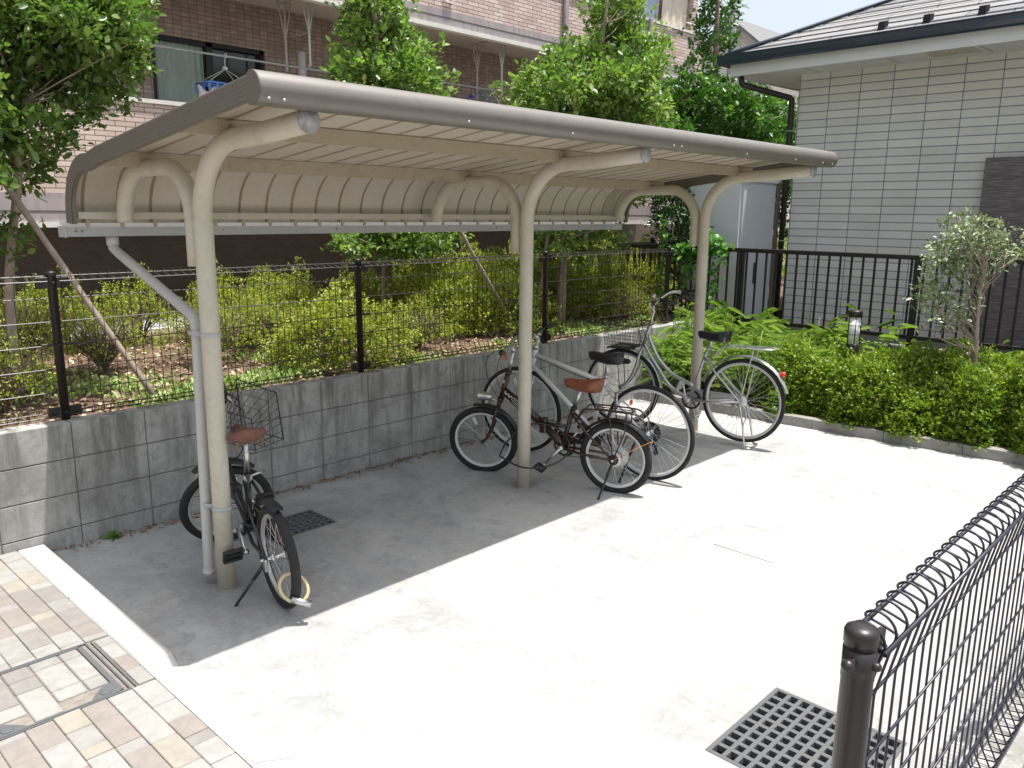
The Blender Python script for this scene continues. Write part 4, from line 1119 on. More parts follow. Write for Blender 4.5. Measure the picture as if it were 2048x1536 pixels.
# ---- white cross bicycle
def bike_white():
    R = bike_root('white flat-bar bicycle with black saddle and deep pale rims, behind the brown one', (2.98, -.586), heading((2.98, -.586), (2.837, .539)), .03)
    r = .348; st = steer(1.10, .76, .30, math.radians(10))
    wheel(R, .098, .340, r, .0175, M['white_rim'], rear=True, phase=.0, spokes=32, rimw=.012)
    wheel(R, 1.224, .340, r, .0175, M['white_rim'], st, phase=.3, spokes=32, rimw=.012)
    hz_ = .340
    F = MB(); F.tube([(1.075, 0, .845), (1.115, 0, .69)], .0195, 14)
    F.tube([(1.083, 0, .80), (.475, 0, .662)], .0165, 12); F.tube([(1.108, 0, .715), (.57, 0, .29)], .019, 12); F.tube([(.462, 0, .70), (.565, 0, .285)], .0165, 12)
    for sy in (-1, 1):
        F.tube([(.565, sy * .025, .285), (.40, sy * .05, .30), (.098, sy * .062, hz_)], .009, 8); F.tube([(.472, sy * .015, .65), (.30, sy * .05, .50), (.098, sy * .062, hz_)], .008, 8)
    F.lathe([(.023, -.036), (.023, .036)], (.567, 0, .285), 'y', 16)
    F.build('frame', M['white_frame'], R, recalc=False)
    fk = MB().tube([(1.115, 0, .69), (1.122, 0, .665)], .021, 12)
    for sy in (-1, 1): fk.tube(smooth_path([(1.12, sy * .01, .675), (1.128, sy * .05, .63), (1.17, sy * .053, .48), (1.224, sy * .05, hz_)], 4), [.014] * 4 + [.013] * 4 + [.010] * 4 + [.009], 8)
    xf(fk, st).build('fork', M['white_frame'], R, recalc=False)
    xf(MB().tube([(1.072, 0, .855), (1.05, 0, .925)], .0135, 12).tube([(1.052, 0, .925), (1.10, 0, .955)], .0155, 12), st).build('stem', M['alloy_dull'], R, recalc=False)
    MB().lathe([(.024, 0), (.026, .02), (.022, .035)], (1.075, 0, .84), 'z', 16).build('headset', M['alloy'], R)
    hb = xf(MB().tube(smooth_path([(1.06, -.29, .97), (1.09, -.12, .962), (1.10, 0, .955), (1.09, .12, .962), (1.06, .29, .97)], 4), .0115, 10), st).build('handlebar', M['plastic'], R, recalc=False)
    for sy in (-1, 1):
        xf(MB().tube([(1.055, sy * .305, .971), (1.075, sy * .18, .967)], .0175, 12), st).build('grip', M['plastic'], hb, recalc=False)
        xf(MB().tube(smooth_path([(1.09, sy * .14, .955), (1.14, sy * .16, .935), (1.13, sy * .24, .925)], 4), .006, 6), st).build('brake_lever', M['alloy'], hb, recalc=False)
    lines(R, 'cable', 'plastic', [[(1.12, .12, .95), (1.20, .06, .88), (1.18, .02, .78), (1.12, .01, .70)], [(1.11, -.12, .95), (1.19, -.04, .90), (1.12, .02, .80), (1.0, .018, .765), (.75, .018, .70), (.50, .016, .65), (.40, .03, .60)]], .0026)
    saddle(R, .325, .60, .885, 'saddle_black', .078, springs=False, h=.095, kick=.015, nose=.026)
    MB().tube([(.435, 0, .84), (.464, 0, .69)], .0136, 14).build('seat_post', M['alloy'], R, recalc=False)
    MB().lathe([(.022, -.012), (.022, .012)], (.463, 0, .70), 'z', 12).tube([(.46, .02, .70), (.44, .05, .71), (.39, .055, .70)], .005, 6).build('seat_clamp', M['alloy_dull'], R, recalc=False)
    crankset(R, .567, .285, math.radians(-20), .09, 'alloy_dull', 'plastic', pedmat='plastic')
    chain(R, .567, .285, .088, .098, hz_, .035)
    cs = MB()
    for k, q in enumerate((.062, .056, .05, .044, .038, .032)): cs.lathe([(q, -.03 - .004 * k), (q, -.0322 - .004 * k)], (.098, 0, hz_), 'y', 26)
    cs.lathe([(.075, -.026), (.078, -.028)], (.098, 0, hz_), 'y', 26)
    cs.build('cassette', M['plastic'], R)
    dr = MB().box(.07, .10, -.075, -.055, .26, .30, .004); dr.lathe([(.018, -.07), (.018, -.06)], (.085, 0, .235), 'y', 14).lathe([(.018, -.07), (.018, -.06)], (.07, 0, .18), 'y', 14).box(.066, .092, -.074, -.071, .17, .245)
    dr.build('derailleur', M['plastic'], R, recalc=False)
    MB().lathe([(.019, -.006), (.021, .0), (.015, .004)], (.225, .045, .555), 'x', 16).build('rear_reflector', M['red'], R)
    kickstand(R, (.16, .065, .31), (.215, .215, -.004), 'black', .0075)
    mb = MB(); 
    for sy in (-1, 1): mb.box(.335, .36, sy * .04 - .008, sy * .04 + .008, .52, .60, .004)
    mb.box(.335, .36, -.045, .045, .595, .607, .003); mb.build('rim_brake', M['alloy'], R, recalc=False)
bike_white()

# ---- silver city bicycle with basket, rear wheel up on its stand
def bike_silver():
    A = (4.235, -.57); R = bike_root('silver city bicycle with black front basket, curved twin tubes and raised rear wheel', A, heading(A, (4.075, .54)), .0, .0)
    r = .346; st = steer(.93, .85, .27, math.radians(6)); hz_ = .376
    wheel(R, .04, hz_, r, .018, M['alloy_dull'], rear=True, phase=.12, spokes=36, rimw=.012)
    wheel(R, 1.142, r + .004, r, .018, M['alloy_dull'], st, phase=.2, spokes=36, rimw=.012)
    F = MB(); F.tube([(.898, 0, .92), (.952, 0, .73)], .0185, 14)
    F.tube(smooth_path([(.915, 0, .85), (.83, 0, .68), (.74, 0, .575), (.65, 0, .51), (.47, 0, .445)], 6), .0155, 12)
    F.tube(smooth_path([(.945, 0, .765), (.88, 0, .66), (.80, 0, .555), (.68, 0, .41), (.515, 0, .325)], 6), .0165, 12)
    F.tube([(.358, 0, .79), (.505, 0, .315)], .0155, 12)
    for sy in (-1, 1):
        F.tube([(.505, sy * .025, .315), (.35, sy * .05, .335), (.04, sy * .062, hz_)], .0095, 8); F.tube([(.385, sy * .016, .70), (.28, sy * .05, .60), (.04, sy * .062, hz_)], .008, 8)
    F.lathe([(.023, -.036), (.023, .036)], (.507, 0, .315), 'y', 16)
    F.build('frame', M['silver'], R, recalc=False)
    fk = MB().tube([(.952, 0, .73), (.962, 0, .70)], .02, 12)
    for sy in (-1, 1): fk.tube(smooth_path([(.958, sy * .012, .715), (.972, sy * .048, .66), (1.01, sy * .055, .53), (1.07, sy * .054, .42), (1.142, sy * .052, r + .004)], 4), [.013] * 6 + [.0115] * 5 + [.009] * 6, 8)
    xf(fk, st).build('fork', M['silver'], R, recalc=False)
    xf(MB().tube([(.90, 0, .91), (.868, 0, 1.055)], .0125, 12).tube([(.868, 0, 1.045), (.885, 0, 1.075)], .016, 12), st).build('stem', M['alloy'], R, recalc=False)
    hb = xf(MB().tube(smooth_path([(.60, .27, 1.165), (.72, .275, 1.18), (.80, .25, 1.185), (.865, .12, 1.13), (.885, 0, 1.07), (.865, -.12, 1.13), (.80, -.25, 1.185), (.72, -.275, 1.18), (.60, -.27, 1.165)], 5), .011, 10), st).build('handlebar', M['alloy'], R, recalc=False)
    for sy in (-1, 1):
        xf(MB().tube([(.59, sy * .269, 1.163), (.72, sy * .276, 1.18)], .0175, 12), st).build('grip', M['plastic'], hb, recalc=False)
        xf(MB().tube(smooth_path([(.80, sy * .26, 1.165), (.74, sy * .30, 1.13), (.63, sy * .30, 1.12)], 4), .006, 6), st).build('brake_lever', M['plastic'], hb, recalc=False)
    xf(MB().lathe([(.024, 0), (.026, .012), (.018, .026)], (.81, .19, 1.19), 'z', 14), st).build('bell', M['alloy'], hb)
    lines(R, 'cable', 'plastic', [[(.80, .25, 1.165), (.93, .2, 1.10), (.99, .1, .98), (.97, .03, .80), (1.0, .02, .72)], [(.80, -.25, 1.165), (.93, -.15, 1.12), (.99, -.05, 1.0), (.94, .03, .86), (.80, .02, .62), (.6, .02, .40)]], .0028, st)
    wire_basket(R, (1.125, 0, .93), (.31, .37), (.24, .27), .21, 'black_metal', st, .028, .0014, .0032)
    xf(MB().box(1.03, 1.22, -.11, .11, .715, .722), st).build('basket_plate', M['plastic'], R)
    lines(R, 'basket_stay', 'black_metal', [[(1.2, .1, .72), (1.16, .07, .55), (1.142, .065, r)], [(1.2, -.1, .72), (1.16, -.07, .55), (1.142, -.065, r)]], .004, st)
    xf(lamp_mb(1.09, .075, .60, .08, .027), st).build('headlight', M['plastic'], R, recalc=False)
    saddle(R, .175, .455, .925, 'saddle_black', .088, h=.10, kick=.018, nose=.026)
    MB().tube([(.325, 0, .87), (.362, 0, .775)], .0132, 14).build('seat_post', M['alloy'], R, recalc=False)
    MB().lathe([(.022, -.013), (.022, .013)], (.362, 0, .775), 'z', 12).tube([(.362, .02, .775), (.33, .045, .78), (.29, .05, .772)], .005, 6).build('seat_clamp', M['alloy_dull'], R, recalc=False)
    guard(.04, hz_, .377, 18, 163, .028).build('mudguard', M['silver'], R)
    guard(1.142, r + .004, .377, 66, 186, .028, st).build('mudguard', M['silver'], R)
    MB().lathe([(.022, -.012), (.024, .0), (.016, .026)], (-.272, 0, .632), 'x', 18).build('tail_reflector', M['red'], R)
    rk = MB(); z = .815
    rk.tube([(.24, .055, z - .02), (.20, .06, z), (-.17, .062, z + .01), (-.19, .04, z + .01), (-.19, -.04, z + .01), (-.17, -.062, z + .01), (.20, -.06, z), (.24, -.055, z - .02)], .0055, 8)
    for s_ in (.14, .02, -.10): rk.tube([(s_, -.062, z + .004), (s_, .062, z + .004)], .0045, 6)
    rk.box(-.16, .18, -.012, .012, z + .008, z + .011)
    for sy in (-1, 1):
        rk.tube([(-.04, sy * .062, z), (.0, sy * .068, .60), (.036, sy * .068, hz_)], .0045, 6); rk.tube(smooth_path([(.24, sy * .055, z - .02), (.28, sy * .045, .74), (.33, sy * .02, .70)], 3), .0045, 6)
    rk.build('rear_rack', M['alloy_dull'], R, recalc=False)
    crankset(R, .507, .315, math.radians(78), .085, 'alloy_dull', 'plastic', cl=.15, pedmat='alloy_dull', tilt=1.2)
    MB().box(.03, .56, -.072, -.058, .335, .405, .012).build('chain_case', M['alloy_dull'], R)
    MB().lathe([(.05, .034), (.052, .05), (.02, .054)], (.04, 0, hz_), 'y', 24).build('band_brake', M['alloy_dull'], R)
    sd = MB()
    for sy in (-1, 1): sd.tube([(.045, sy * .07, hz_ - .01), (.0, sy * .085, .20), (-.035, sy * .10, .012)], .008, 8)
    sd.tube([(-.035, .10, .012), (-.075, .085, .009), (-.075, -.085, .009), (-.035, -.10, .012)], .008, 8)
    sd.build('parking_stand', M['alloy'], R, recalc=False)
    lines(R, 'stand_lock', 'alloy', [[(.0, .075, hz_ - .03), (-.03, .09, .28), (-.01, .1, .2)]], .005)
bike_silver()

# ================================================================== APARTMENT BUILDING
def apartment():
    R = empty('apartment_building', (0, 5.5, .6)); tag(R, 'pink-brown brick apartment block with long balconies, behind the trees', 'apartment building')
    R.location = (0, 0, 0)
    XL, XR = -14, 13.15
    def part(name, mat, boxes, parent=R):
        mb = MB()
        for b in boxes: mb.box(*b)
        return mb.build(name, M[mat], parent, recalc=False)
    part('base_wall', 'tile_base', [(XL, 18, 6.90, 7.3, .6, 1.70)])
    part('recess_wall', 'tile_shaded', [(XL, 2.83, 6.90, 7.3, 1.85, 4.52), (4.38, XR, 6.90, 7.3, 1.85, 4.52), (2.83, 4.38, 6.90, 7.3, 3.96, 4.52), (XL, XR, 6.90, 7.3, 4.70, 7.3)])
    # first floor balcony
    part('balcony_slab', 'ceiling', [(XL, XR, 5.53, 6.899, 1.70, 1.85)])
    def parapet(z0, z1, grey, gap=None):
        p = part('parapet', 'tile_parapet', [(XL, XR, 5.50, 5.64, z0 + grey, z1 - .13)])
        part('grey_tile_band', 'tile_grey', [(XL, XR, 5.494, 5.64, z0 + .06, z0 + grey - .002)], p)
        part('top_band', 'tile_grey' if grey < .25 else 'tile_parapet', [(XL, XR, 5.497, 5.64, z1 - .128, z1 - .045)], p)
        part('coping', 'coping', [(XL, XR, 5.475, 5.66, z1 - .043, z1)], p)
        part('bottom_lip', 'coping', [(XL, XR, 5.48, 5.60, z0, z0 + .058)], p)
        j = MB(); j.box(XL, XR, 5.490, 5.4938, z0 + .155, z0 + .167)
        j.build('shadow_joint', M['frame_brown'], p)
        return p
    parapet(1.665, 3.005, .34)
    part('balcony_slab', 'ceiling', [(XL, XR, 5.60, 6.899, 4.52, 4.699), (XL, XR, 5.50, 5.60, 4.36, 4.43)])
    p2 = parapet(4.35, 5.29, .26)
    part('upper_slab', 'ceiling', [(XL, XR, 5.50, 6.899, 7.05, 7.3)])
    part('upper_parapet', 'tile_parapet', [(XL, XR, 5.50, 5.64, 7.3, 8.4)])
    part('end_wall', 'tile_parapet', [(12.98, 13.15, 5.66, 6.89, 5.3, 7.04), (12.98, 13.15, 5.66, 6.89, 1.86, 4.35)])
    # vertical drain pipes and joints on the parapets
    for x in (8.93, 11.28): MB().box(x - .045, x + .045, 5.42, 5.474, 4.45, 5.29, .01).build('parapet_joint_cover', M['tile_grey'], p2, recalc=False)
    mb = MB(); mb.box(6.36, 6.37, 5.45, 5.49, 4.72, 5.2); mb.box(6.50, 6.51, 5.45, 5.49, 4.72, 5.2); mb.box(6.36, 6.51, 5.45, 5.49, 4.70, 4.72)
    mb.build('overflow_frame', M['coping'], p2, recalc=False)
    # sliding windows
    def window(x0, x1, z0, z1, xm, cur='curtain', second='glassdark'):
        w = MB(); f = .05
        for b in ((x0, x1, z1 - f, z1), (x0, x1, z0, z0 + f), (x0, x0 + f, z0, z1), (x1 - f, x1, z0, z1), (xm - .045, xm + .045, z0, z1)): w.box(b[0], b[1], 6.93, 6.99, b[2], b[3])
        W = w.build('window', M['plastic'], R, recalc=False)
        c = MB(); n = 46; v = []; f_ = []
        xa, xb = x0 + f, xm - .045
        for i in range(n + 1):
            x = xa + (xb - xa) * i / n; y = 7.02 + .012 * math.sin(i * 1.15) + .006 * math.sin(i * 2.7)
            v += [(x, y, z0 + f), (x, y, z1 - f)]
        for i in range(n): f_.append((2 * i, 2 * i + 2, 2 * i + 3, 2 * i + 1))
        c.add(v, f_, True).build('curtain', M[cur], W, recalc=False)
        MB().box(xm + .046, x1 - f, 7.0, 7.006, z0 + f, z1 - f).build('pane', M[second], W)
        MB().box(x0 - .0, x1, 7.08, 7.10, z0, z1).build('dark_interior', M['pit'], W)
    window(2.84, 4.37, 1.90, 3.955, 3.60)
    window(9.0, 10.5, 1.90, 3.955, 9.75)
    # small recess openings cut visually as window frames on the upper wall
    for (x0, x1, z0, z1) in ((10.9, 12.4, 4.75, 6.7), (6.0, 7.6, 4.75, 6.7)):
        w = MB()
        for b in ((x0, x1, z1 - .05, z1), (x0, x0 + .05, z0, z1), (x1 - .05, x1, z0, z1), ((x0 + x1) / 2 - .04, (x0 + x1) / 2 + .04, z0, z1)): w.box(b[0], b[1], 6.86, 6.899, b[2], b[3])
        W = w.build('window', M['plastic'], R, recalc=False)
        MB().box(x0 + .05, x1 - .05, 6.88, 6.897, z0, z1 - .05).build('pane', M['glassdark'], W)
    # vertical pipes in the recess, vent fitting
    part('drain_pipe', 'pipe_white', [])
    return R
def fix_empty_parts():
    for o in list(bpy.data.objects):
        if o.type == 'MESH' and len(o.data.polygons) == 0: bpy.data.objects.remove(o)
apartment(); fix_empty_parts()
mb = MB().tube([(4.66, 6.45, 1.86), (4.66, 6.45, 3.93)], .055, 12)
o = mb.build('vertical_pipe', M['pipe_white']); tag(o, 'off-white vertical pipe standing on the first-floor balcony', 'pipe')
mb = MB().tube([(11.9, 6.6, 4.7), (11.9, 6.6, 7.04)], .05, 12).tube([(12.75, 6.2, 4.7), (12.75, 6.2, 7.04)], .05, 12)

# laundry hangers under the balcony ceiling
def pole_bracket(x, label):
    R = empty('pole_hanger', (x, 6.2, 4.52)); tag(R, label, 'laundry pole hanger', 'ceiling hangers for laundry poles')
    for dy in (-.28, .28):
        mb = MB()
        mb.tube([(0, dy, 0), (0, dy, -.85)], .015, 8)
        mb.tube([(-.10, dy, 0), (-.012, dy, -.42)], .009, 6); mb.tube([(.10, dy, 0), (.012, dy, -.42)], .009, 6)
        mb.lathe([(.018, -.44), (.018, -.40)], (0, dy, 0), 'z', 10)
        mb.tube([(0, dy, -.85), (.0, dy + .03, -.86), (0, dy + .05, -.83)], .008, 6)
        mb.build('rod', M['pipe_white'], R, recalc=False)
    mb = MB().box(-.012, .012, -.36, .36, -.012, 0)
    for k in (-.14, 0, .14): mb.tube([(0, k, -.40), (0, k, -.44), (.02, k, -.45)], .006, 6)
    mb.tube([(0, -.28, -.445), (0, .28, -.445)], .005, 6)
    mb.build('rail', M['galv'], R, recalc=False)
pole_bracket(4.45, 'steel rods hanging from the balcony ceiling, left of the middle tree')
pole_bracket(7.95, 'steel rods hanging from the balcony ceiling, between the two middle trees')
o = MB().tube([(.9, 6.2, 3.685), (6.0, 6.2, 3.685)], .013, 10).tube([(2.62, 6.2, 3.685), (2.80, 6.2, 3.685)], .02, 10).build('laundry_pole', M['galv'], recalc=False); tag(o, 'thin steel laundry pole over the balcony with the blue clip hanger on it', 'laundry pole')
o = MB().tube([(6.4, 6.2, 3.785), (10.4, 6.2, 3.785)], .013, 10).build('laundry_pole', M['galv'], recalc=False); tag(o, 'thin steel laundry pole over the balcony carrying the navy and green hangers', 'laundry pole')

def clip_hanger(x, z, mat, label, fold=False, cloth=True):
    R = empty('clip_hanger', (x, 6.2, z)); tag(R, label, 'laundry hanger')
    mb = MB(); zt = -.34; a, b = .30, .17
    if fold: a, b = .32, .10
    P = [(-a, -b, zt), (a, -b, zt - (.08 if fold else .02)), (a, b, zt - (.08 if fold else .02)), (-a, b, zt)]
    mb.tube(P, .013, 8, closed=True); mb.tube([(-a, 0, zt), (a, 0, zt - .03)], .009, 6); mb.tube([(0, -b, zt), (0, b, zt)], .009, 6)
    for k in range(7):
        for s in (-1, 1):
            xx = -a + 2 * a * k / 6; mb.box(xx - .012, xx + .012, s * b - .006, s * b + .006, zt - .10, zt - .01, .003)
    mb.build('frame', M[mat], R, recalc=False)
    mb = MB().tube([(0, 0, .02), (.03, 0, .035), (.035, 0, 0), (.005, 0, -.03), (0, 0, -.12)], .006, 6)
    mb.lathe([(.03, -.16), (.035, -.14), (.02, -.12)], (0, 0, 0), 'z', 12)
    for p in P: mb.tube([(0, 0, -.15), p], .004, 5)
    mb.build('hook', M['pipe_white'] if not fold else M[mat], R, recalc=False)
clip_hanger(3.42, 3.685, 'blue_plastic', 'light blue clip hanger on the balcony laundry pole')
clip_hanger(7.55, 3.785, 'navy_plastic', 'royal blue folded clip hanger between the middle trees', True)
def cloth(name, x0, x1, y, z0, z1, mat, label, cat='cloth', wav=.02, n=24, cut=0.0):
    mb = MB(); v = []; f = []; m = 8
    for lay in (0, .006):
        for i in range(n + 1):
            for j in range(m + 1):
                t = j / m; x = x0 + (x1 - x0) * i / n; top = z1 - cut * abs(math.sin(i / n * PI * 1.0)) ** 2 * .5
                v.append((x + .01 * math.sin(j * 1.3), y + lay + wav * (1 - .5 * t) * math.sin(i * .9 + j * .2) + wav * .4 * math.sin(i * 2.3), z0 + (top - z0) * t))
    N = (n + 1) * (m + 1)
    for lay in (0, 1):
        for i in range(n):
            for j in range(m):
                a = lay * N + i * (m + 1) + j; q = (a, a + m + 1, a + m + 2, a + 1); f.append(q if lay == 0 else q[::-1])
    o = mb.add(v, f, True).build(name, M[mat], recalc=False); tag(o, label, cat)
cloth('hanging_towel', 3.00, 3.22, 6.06, 2.95, 3.30, 'cloth_pink', 'pale pink cloth clipped to the light blue hanger', 'towel', .012, cut=.14)
cloth('hanging_towel', 3.32, 3.42, 6.06, 3.0, 3.28, 'saddle_black', 'small dark cloth clipped to the light blue hanger', 'towel', .01)
cloth('hanging_sheet', 11.30, 12.05, 5.85, 4.9, 6.3, 'cloth_blue', 'blue-grey sheet hanging on the upper balcony', 'sheet', .04)
cloth('hanging_sheet', 12.12, 12.93, 5.78, 5.0, 6.1, 'cloth_beige', 'beige patterned sheet hanging at the end of the upper balcony', 'sheet', .02)
def small_hanger(x, mat, label):
    mb = MB().tube(smooth_path([(0, 0, .0), (.02, 0, .02), (.02, 0, -.02), (0, 0, -.06)], 3), .005, 6)
    mb.tube(smooth_path([(0, 0, -.06), (.0, -.14, -.16), (.0, -.17, -.24), (0, -.10, -.28), (0, 0, -.26), (0, .10, -.28), (0, .17, -.24), (0, .14, -.16), (0, 0, -.06)], 3), .009, 6)
    o = mb.build('clothes_hanger', M[mat], recalc=False, loc=(x, 6.2, 3.785)); tag(o, label, 'clothes hanger')
small_hanger(7.72, 'blue_plastic', 'dark blue clothes hanger left of the green ones on the balcony pole')
small_hanger(7.86, 'green_plastic', 'mint green clothes hanger on the balcony pole')
small_hanger(8.0, 'pipe_white', 'pale clothes hanger beside the mint green one')

# far house glimpsed above the eaves
R = empty('far_house', (20, 10.45, .6)); tag(R, 'distant grey gabled house glimpsed above the eaves of the pale house', 'house')
MB().ext([(-2.8, 0), (-.6, 0), (-.6, 5.6), (-1.7, 6.45), (-2.8, 5.6)], 0, 5, 'x').build('wall', M['ceiling'], R)
MB().ext([(-3.0, 5.45), (-1.7, 6.5), (-.4, 5.45), (-.4, 5.54), (-1.7, 6.60), (-3.0, 5.54)], -.3, 5.3, 'x').build('roof', M['asphalt'], R)
o = MB().tube([(13.2, 4.9, .6), (13.2, 4.9, 9.5)], .07, 10).build('utility_pole', M['galv'], recalc=False); tag(o, 'slim grey pole rising beside the end of the apartment block', 'pole')

# ================================================================== PALE HOUSE
def house():
    X0 = 8.0; YC = .985; ZS = 3.49
    R = empty('pale_house', (X0, YC, 0)); R.location = (0, 0, 0); tag(R, 'pale tiled single-storey house with dark slate roof and navy gutter', 'house')
    MB().box(X0, X0 + 7.5, -9, YC, .5, ZS + .02).build('wall', M['siding'], R, recalc=False)
    # corner trim and the side wall in matching siding
    MB().box(X0 + .002, X0 + 7.4, YC, YC + .006, .5, ZS).build('side_wall', M['siding_x'], R)
    MB().box(X0 - .03, X0 + 7.5, -9, YC + .01, -.05, .5).build('foundation', M['kerb'], R)
    xe, ye = 7.47, 1.62          # eave line
    MB().box(xe + .02, X0 + 8, -9, ye - .02, ZS, ZS + .02).build('soffit', M['soffit'], R)
    j = MB()
    for y in (.75, -.16, -1.07, -1.98, -2.9): j.box(xe + .03, X0, y - .003, y + .003, ZS - .003, ZS - .0005)
    j.build('soffit_joint', M['frame_brown'], R)
    mb = MB().box(xe, xe + .02, -9, ye, ZS - .02, ZS + .20); mb.box(xe + .02, X0 + 8, ye - .02, ye, ZS - .02, ZS + .20)
    mb.build('fascia_board', M['soffit'], R, recalc=False)
    # gutter: half-round with a lip, running along both eaves
    def gut(path_axis, c0, c1, fx):
        mb = MB(); prof = [(0, .13), (-.012, .125), (-.018, .06), (-.04, .022), (-.075, .01), (-.10, .03), (-.11, .07), (-.112, .112), (-.122, .118), (-.122, .128), (-.108, .130), (-.10, .10), (-.088, .115), (-.03, .12)]
        v = []; f = []; n = len(prof)
        for c in (c0, c1):
            for (p, q) in prof: v.append((fx + p, c, ZS + q + .085) if path_axis == 'y' else (c, fx - p, ZS + q + .085))
        for i in range(n - 1): f.append((i, i + 1, n + i + 1, n + i))
        f.append(tuple(range(n))); f.append(tuple(range(2 * n - 1, n - 1, -1)))
        return mb.add(v, f, False)
    gut('y', -9, ye + .12, xe - .001).build('gutter', M['navy'], R)
    gut('x', xe - .1, X0 + 8, ye + .001).build('gutter', M['navy'], R)
    # hip roof with stepped slate courses
    sl_ = .47; zr = ZS + .215; mb = MB(); n = 26; st_ = .20
    for i in range(n):
        d0, d1 = i * st_ - .06, (i + 1) * st_ - .06 + .02
        z0, z1 = zr + d0 * sl_, zr + d1 * sl_
        # front (facing -x) strip
        xa, xb = xe + d0, xe + d1
        ya, yb = ye - d0, ye - d1
        t = .014
        mb.add([(xa, ya, z0 + t), (xa, -9, z0 + t), (xb, -9, z1), (xb, yb, z1), (xa, ya, z0), (xa, -9, z0)], [(0, 1, 2, 3), (4, 5, 1, 0)])
        mb.add([(xa, ya, z0 + t), (X0 + 8, ya, z0 + t), (X0 + 8, yb, z1), (xb, yb, z1), (xa, ya, z0), (X0 + 8, ya, z0)], [(3, 2, 1, 0), (0, 1, 5, 4)])
    rf = mb.build('roof', M['shingle'], R, recalc=False)
    MB().tube([(xe - .05 + k * .4, ye + .05 - k * .4, zr + (k * .4 - .05) * sl_ + .03) for k in range(14)], .045, 6, sq=(.5, 1)).build('hip_ridge', M['navy'], rf, recalc=False)
    for y in (-.09, -.545, -1.06, -1.6, -2.1):
        MB().ext([(xe + .12, zr + .06), (xe + .22, zr + .10), (xe + .22, zr + .17), (xe + .14, zr + .15)], y - .035, y + .035, 'y').build('snow_guard', M['pit'], rf)
    # soffit vent
    mb = MB().box(7.60, 7.90, -1.0, -.55, ZS - .008, ZS - .001, .002)
    for k in range(8): mb.box(7.66, 7.84, -.97 + k * .055, -.94 + k * .055, ZS - .014, ZS - .008)
    mb.build('soffit_vent', M['cream'], R, recalc=False)
    pv_ = Matrix.Translation((xe, ye, 0)); yaw = pv_ @ Matrix.Rotation(math.radians(-3.2), 4, 'Z') @ pv_.inverted()
    for o_ in R.children:
        if o_.name.split('.')[0] in ('soffit', 'soffit_joint', 'fascia_board', 'gutter', 'roof', 'soffit_vent'): o_.matrix_local = yaw
    # downpipe
    q = smooth_path([(7.56, ye - .1, ZS - .02), (7.56, ye - .12, ZS - .10), (7.60, ye - .18, ZS - .13), (7.90, 1.12, ZS - .24), (7.945, 1.06, ZS - .27), (7.95, 1.045, ZS - .36), (7.95, 1.045, ZS - .6)], 4) + [Vector((7.95, 1.045, .3))]
    dp = MB().tube(q, .034, 12).build('downpipe', M['black_metal'], R, recalc=False)
    mb = MB()
    for z in (2.85, 1.55): mb.tube([(7.95 + .037 * math.cos(a), 1.045 + .037 * math.sin(a), z) for a in np.linspace(0, 6, 14)], .006, 4).tube([(7.95, 1.01, z), (8.0, .98, z)], .006, 4)
    mb.build('pipe_strap', M['galv'], dp, recalc=False)
house()
# reed screen leaning on the house
o = MB().box(7.90, 7.925, -3.0, -1.135, .55, 2.46, .003).build('reed_screen', M['screen']); tag(o, 'dark reed screen standing against the pale house wall', 'reed screen')
o = MB().box(7.93, 7.96, -2.4, -1.55, 2.3, 2.62, .01).build('dark_cover', M['pit']); o.rotation_euler = (0, 0, 0); tag(o, 'dark folded cover showing above the reed screen', 'cover')

# steel storage cabinet by the corner of the house
R = empty('storage_cabinet', (7.0, 1.11, .3)); tag(R, 'tall pale blue-grey steel storage cabinet beside the pale house', 'storage cabinet')
MB().box(0, .84, .012, .68, 0, 1.93, .004).build('body', M['cabinet'], R, recalc=False)
MB().box(-.01, .90, -.03, .70, 1.93, 1.99, .006).build('top', M['cabinet'], R, recalc=False)
for (a, b) in ((.03, .42), (.425, .815)):
    dd = MB().box(a, b, -.012, .010, .06, 1.90, .003).build('door', M['cabinet_shaded'], R, recalc=False)
    if a < .1: MB().box(b - .045, b - .03, -.03, -.012, .75, 1.0, .003).build('handle', M['plastic'], dd, recalc=False)
MB().box(.842, .91, -.03, .0, 0, 1.95, .003).build('side_frame', M['frame_brown'], R, recalc=False)

# ================================================================== RAILING
def railing():
    XR_ = 6.60; R = empty('railing', (XR_, 0, .3)); R.location = (0, 0, 0); tag(R, 'black metal railing with vertical bars in front of the pale house', 'railing')
    y0, y1 = -6.5, 2.55
    MB().box(XR_ - .025, XR_ + .025, y0, y1, 1.455, 1.50, .004).build('top_rail', M['black_metal'], R, recalc=False)
    MB().box(XR_ - .018, XR_ + .018, y0, y1, .69, .73, .003).build('bottom_rail', M['black_metal'], R, recalc=False)
    y = .834; ps = [.834 - 1.84 * k for k in range(-1, 5)]
    for p in ps:
        MB().box(XR_ - .027, XR_ + .027, p - .027, p + .027, .30, 1.454, .003).build('post', M['black_metal'], R, recalc=False)
    k = 0; yy = y1 - .05; bars = 0
    while yy > y0 and bars < 98:
        if all(abs(yy - p) > .04 for p in ps):
            MB().box(XR_ - .009, XR_ + .009, yy - .009, yy + .009, .7305, 1.4545).build('bar', M['black_metal'], R, recalc=False); bars += 1
        yy -= .115
railing()
o = MB().box(6.53, 6.67, -8, 1.29, -.07, .62, .006).build('low_wall', M['kerb']); tag(o, 'low concrete footing wall under the black railing', 'wall')
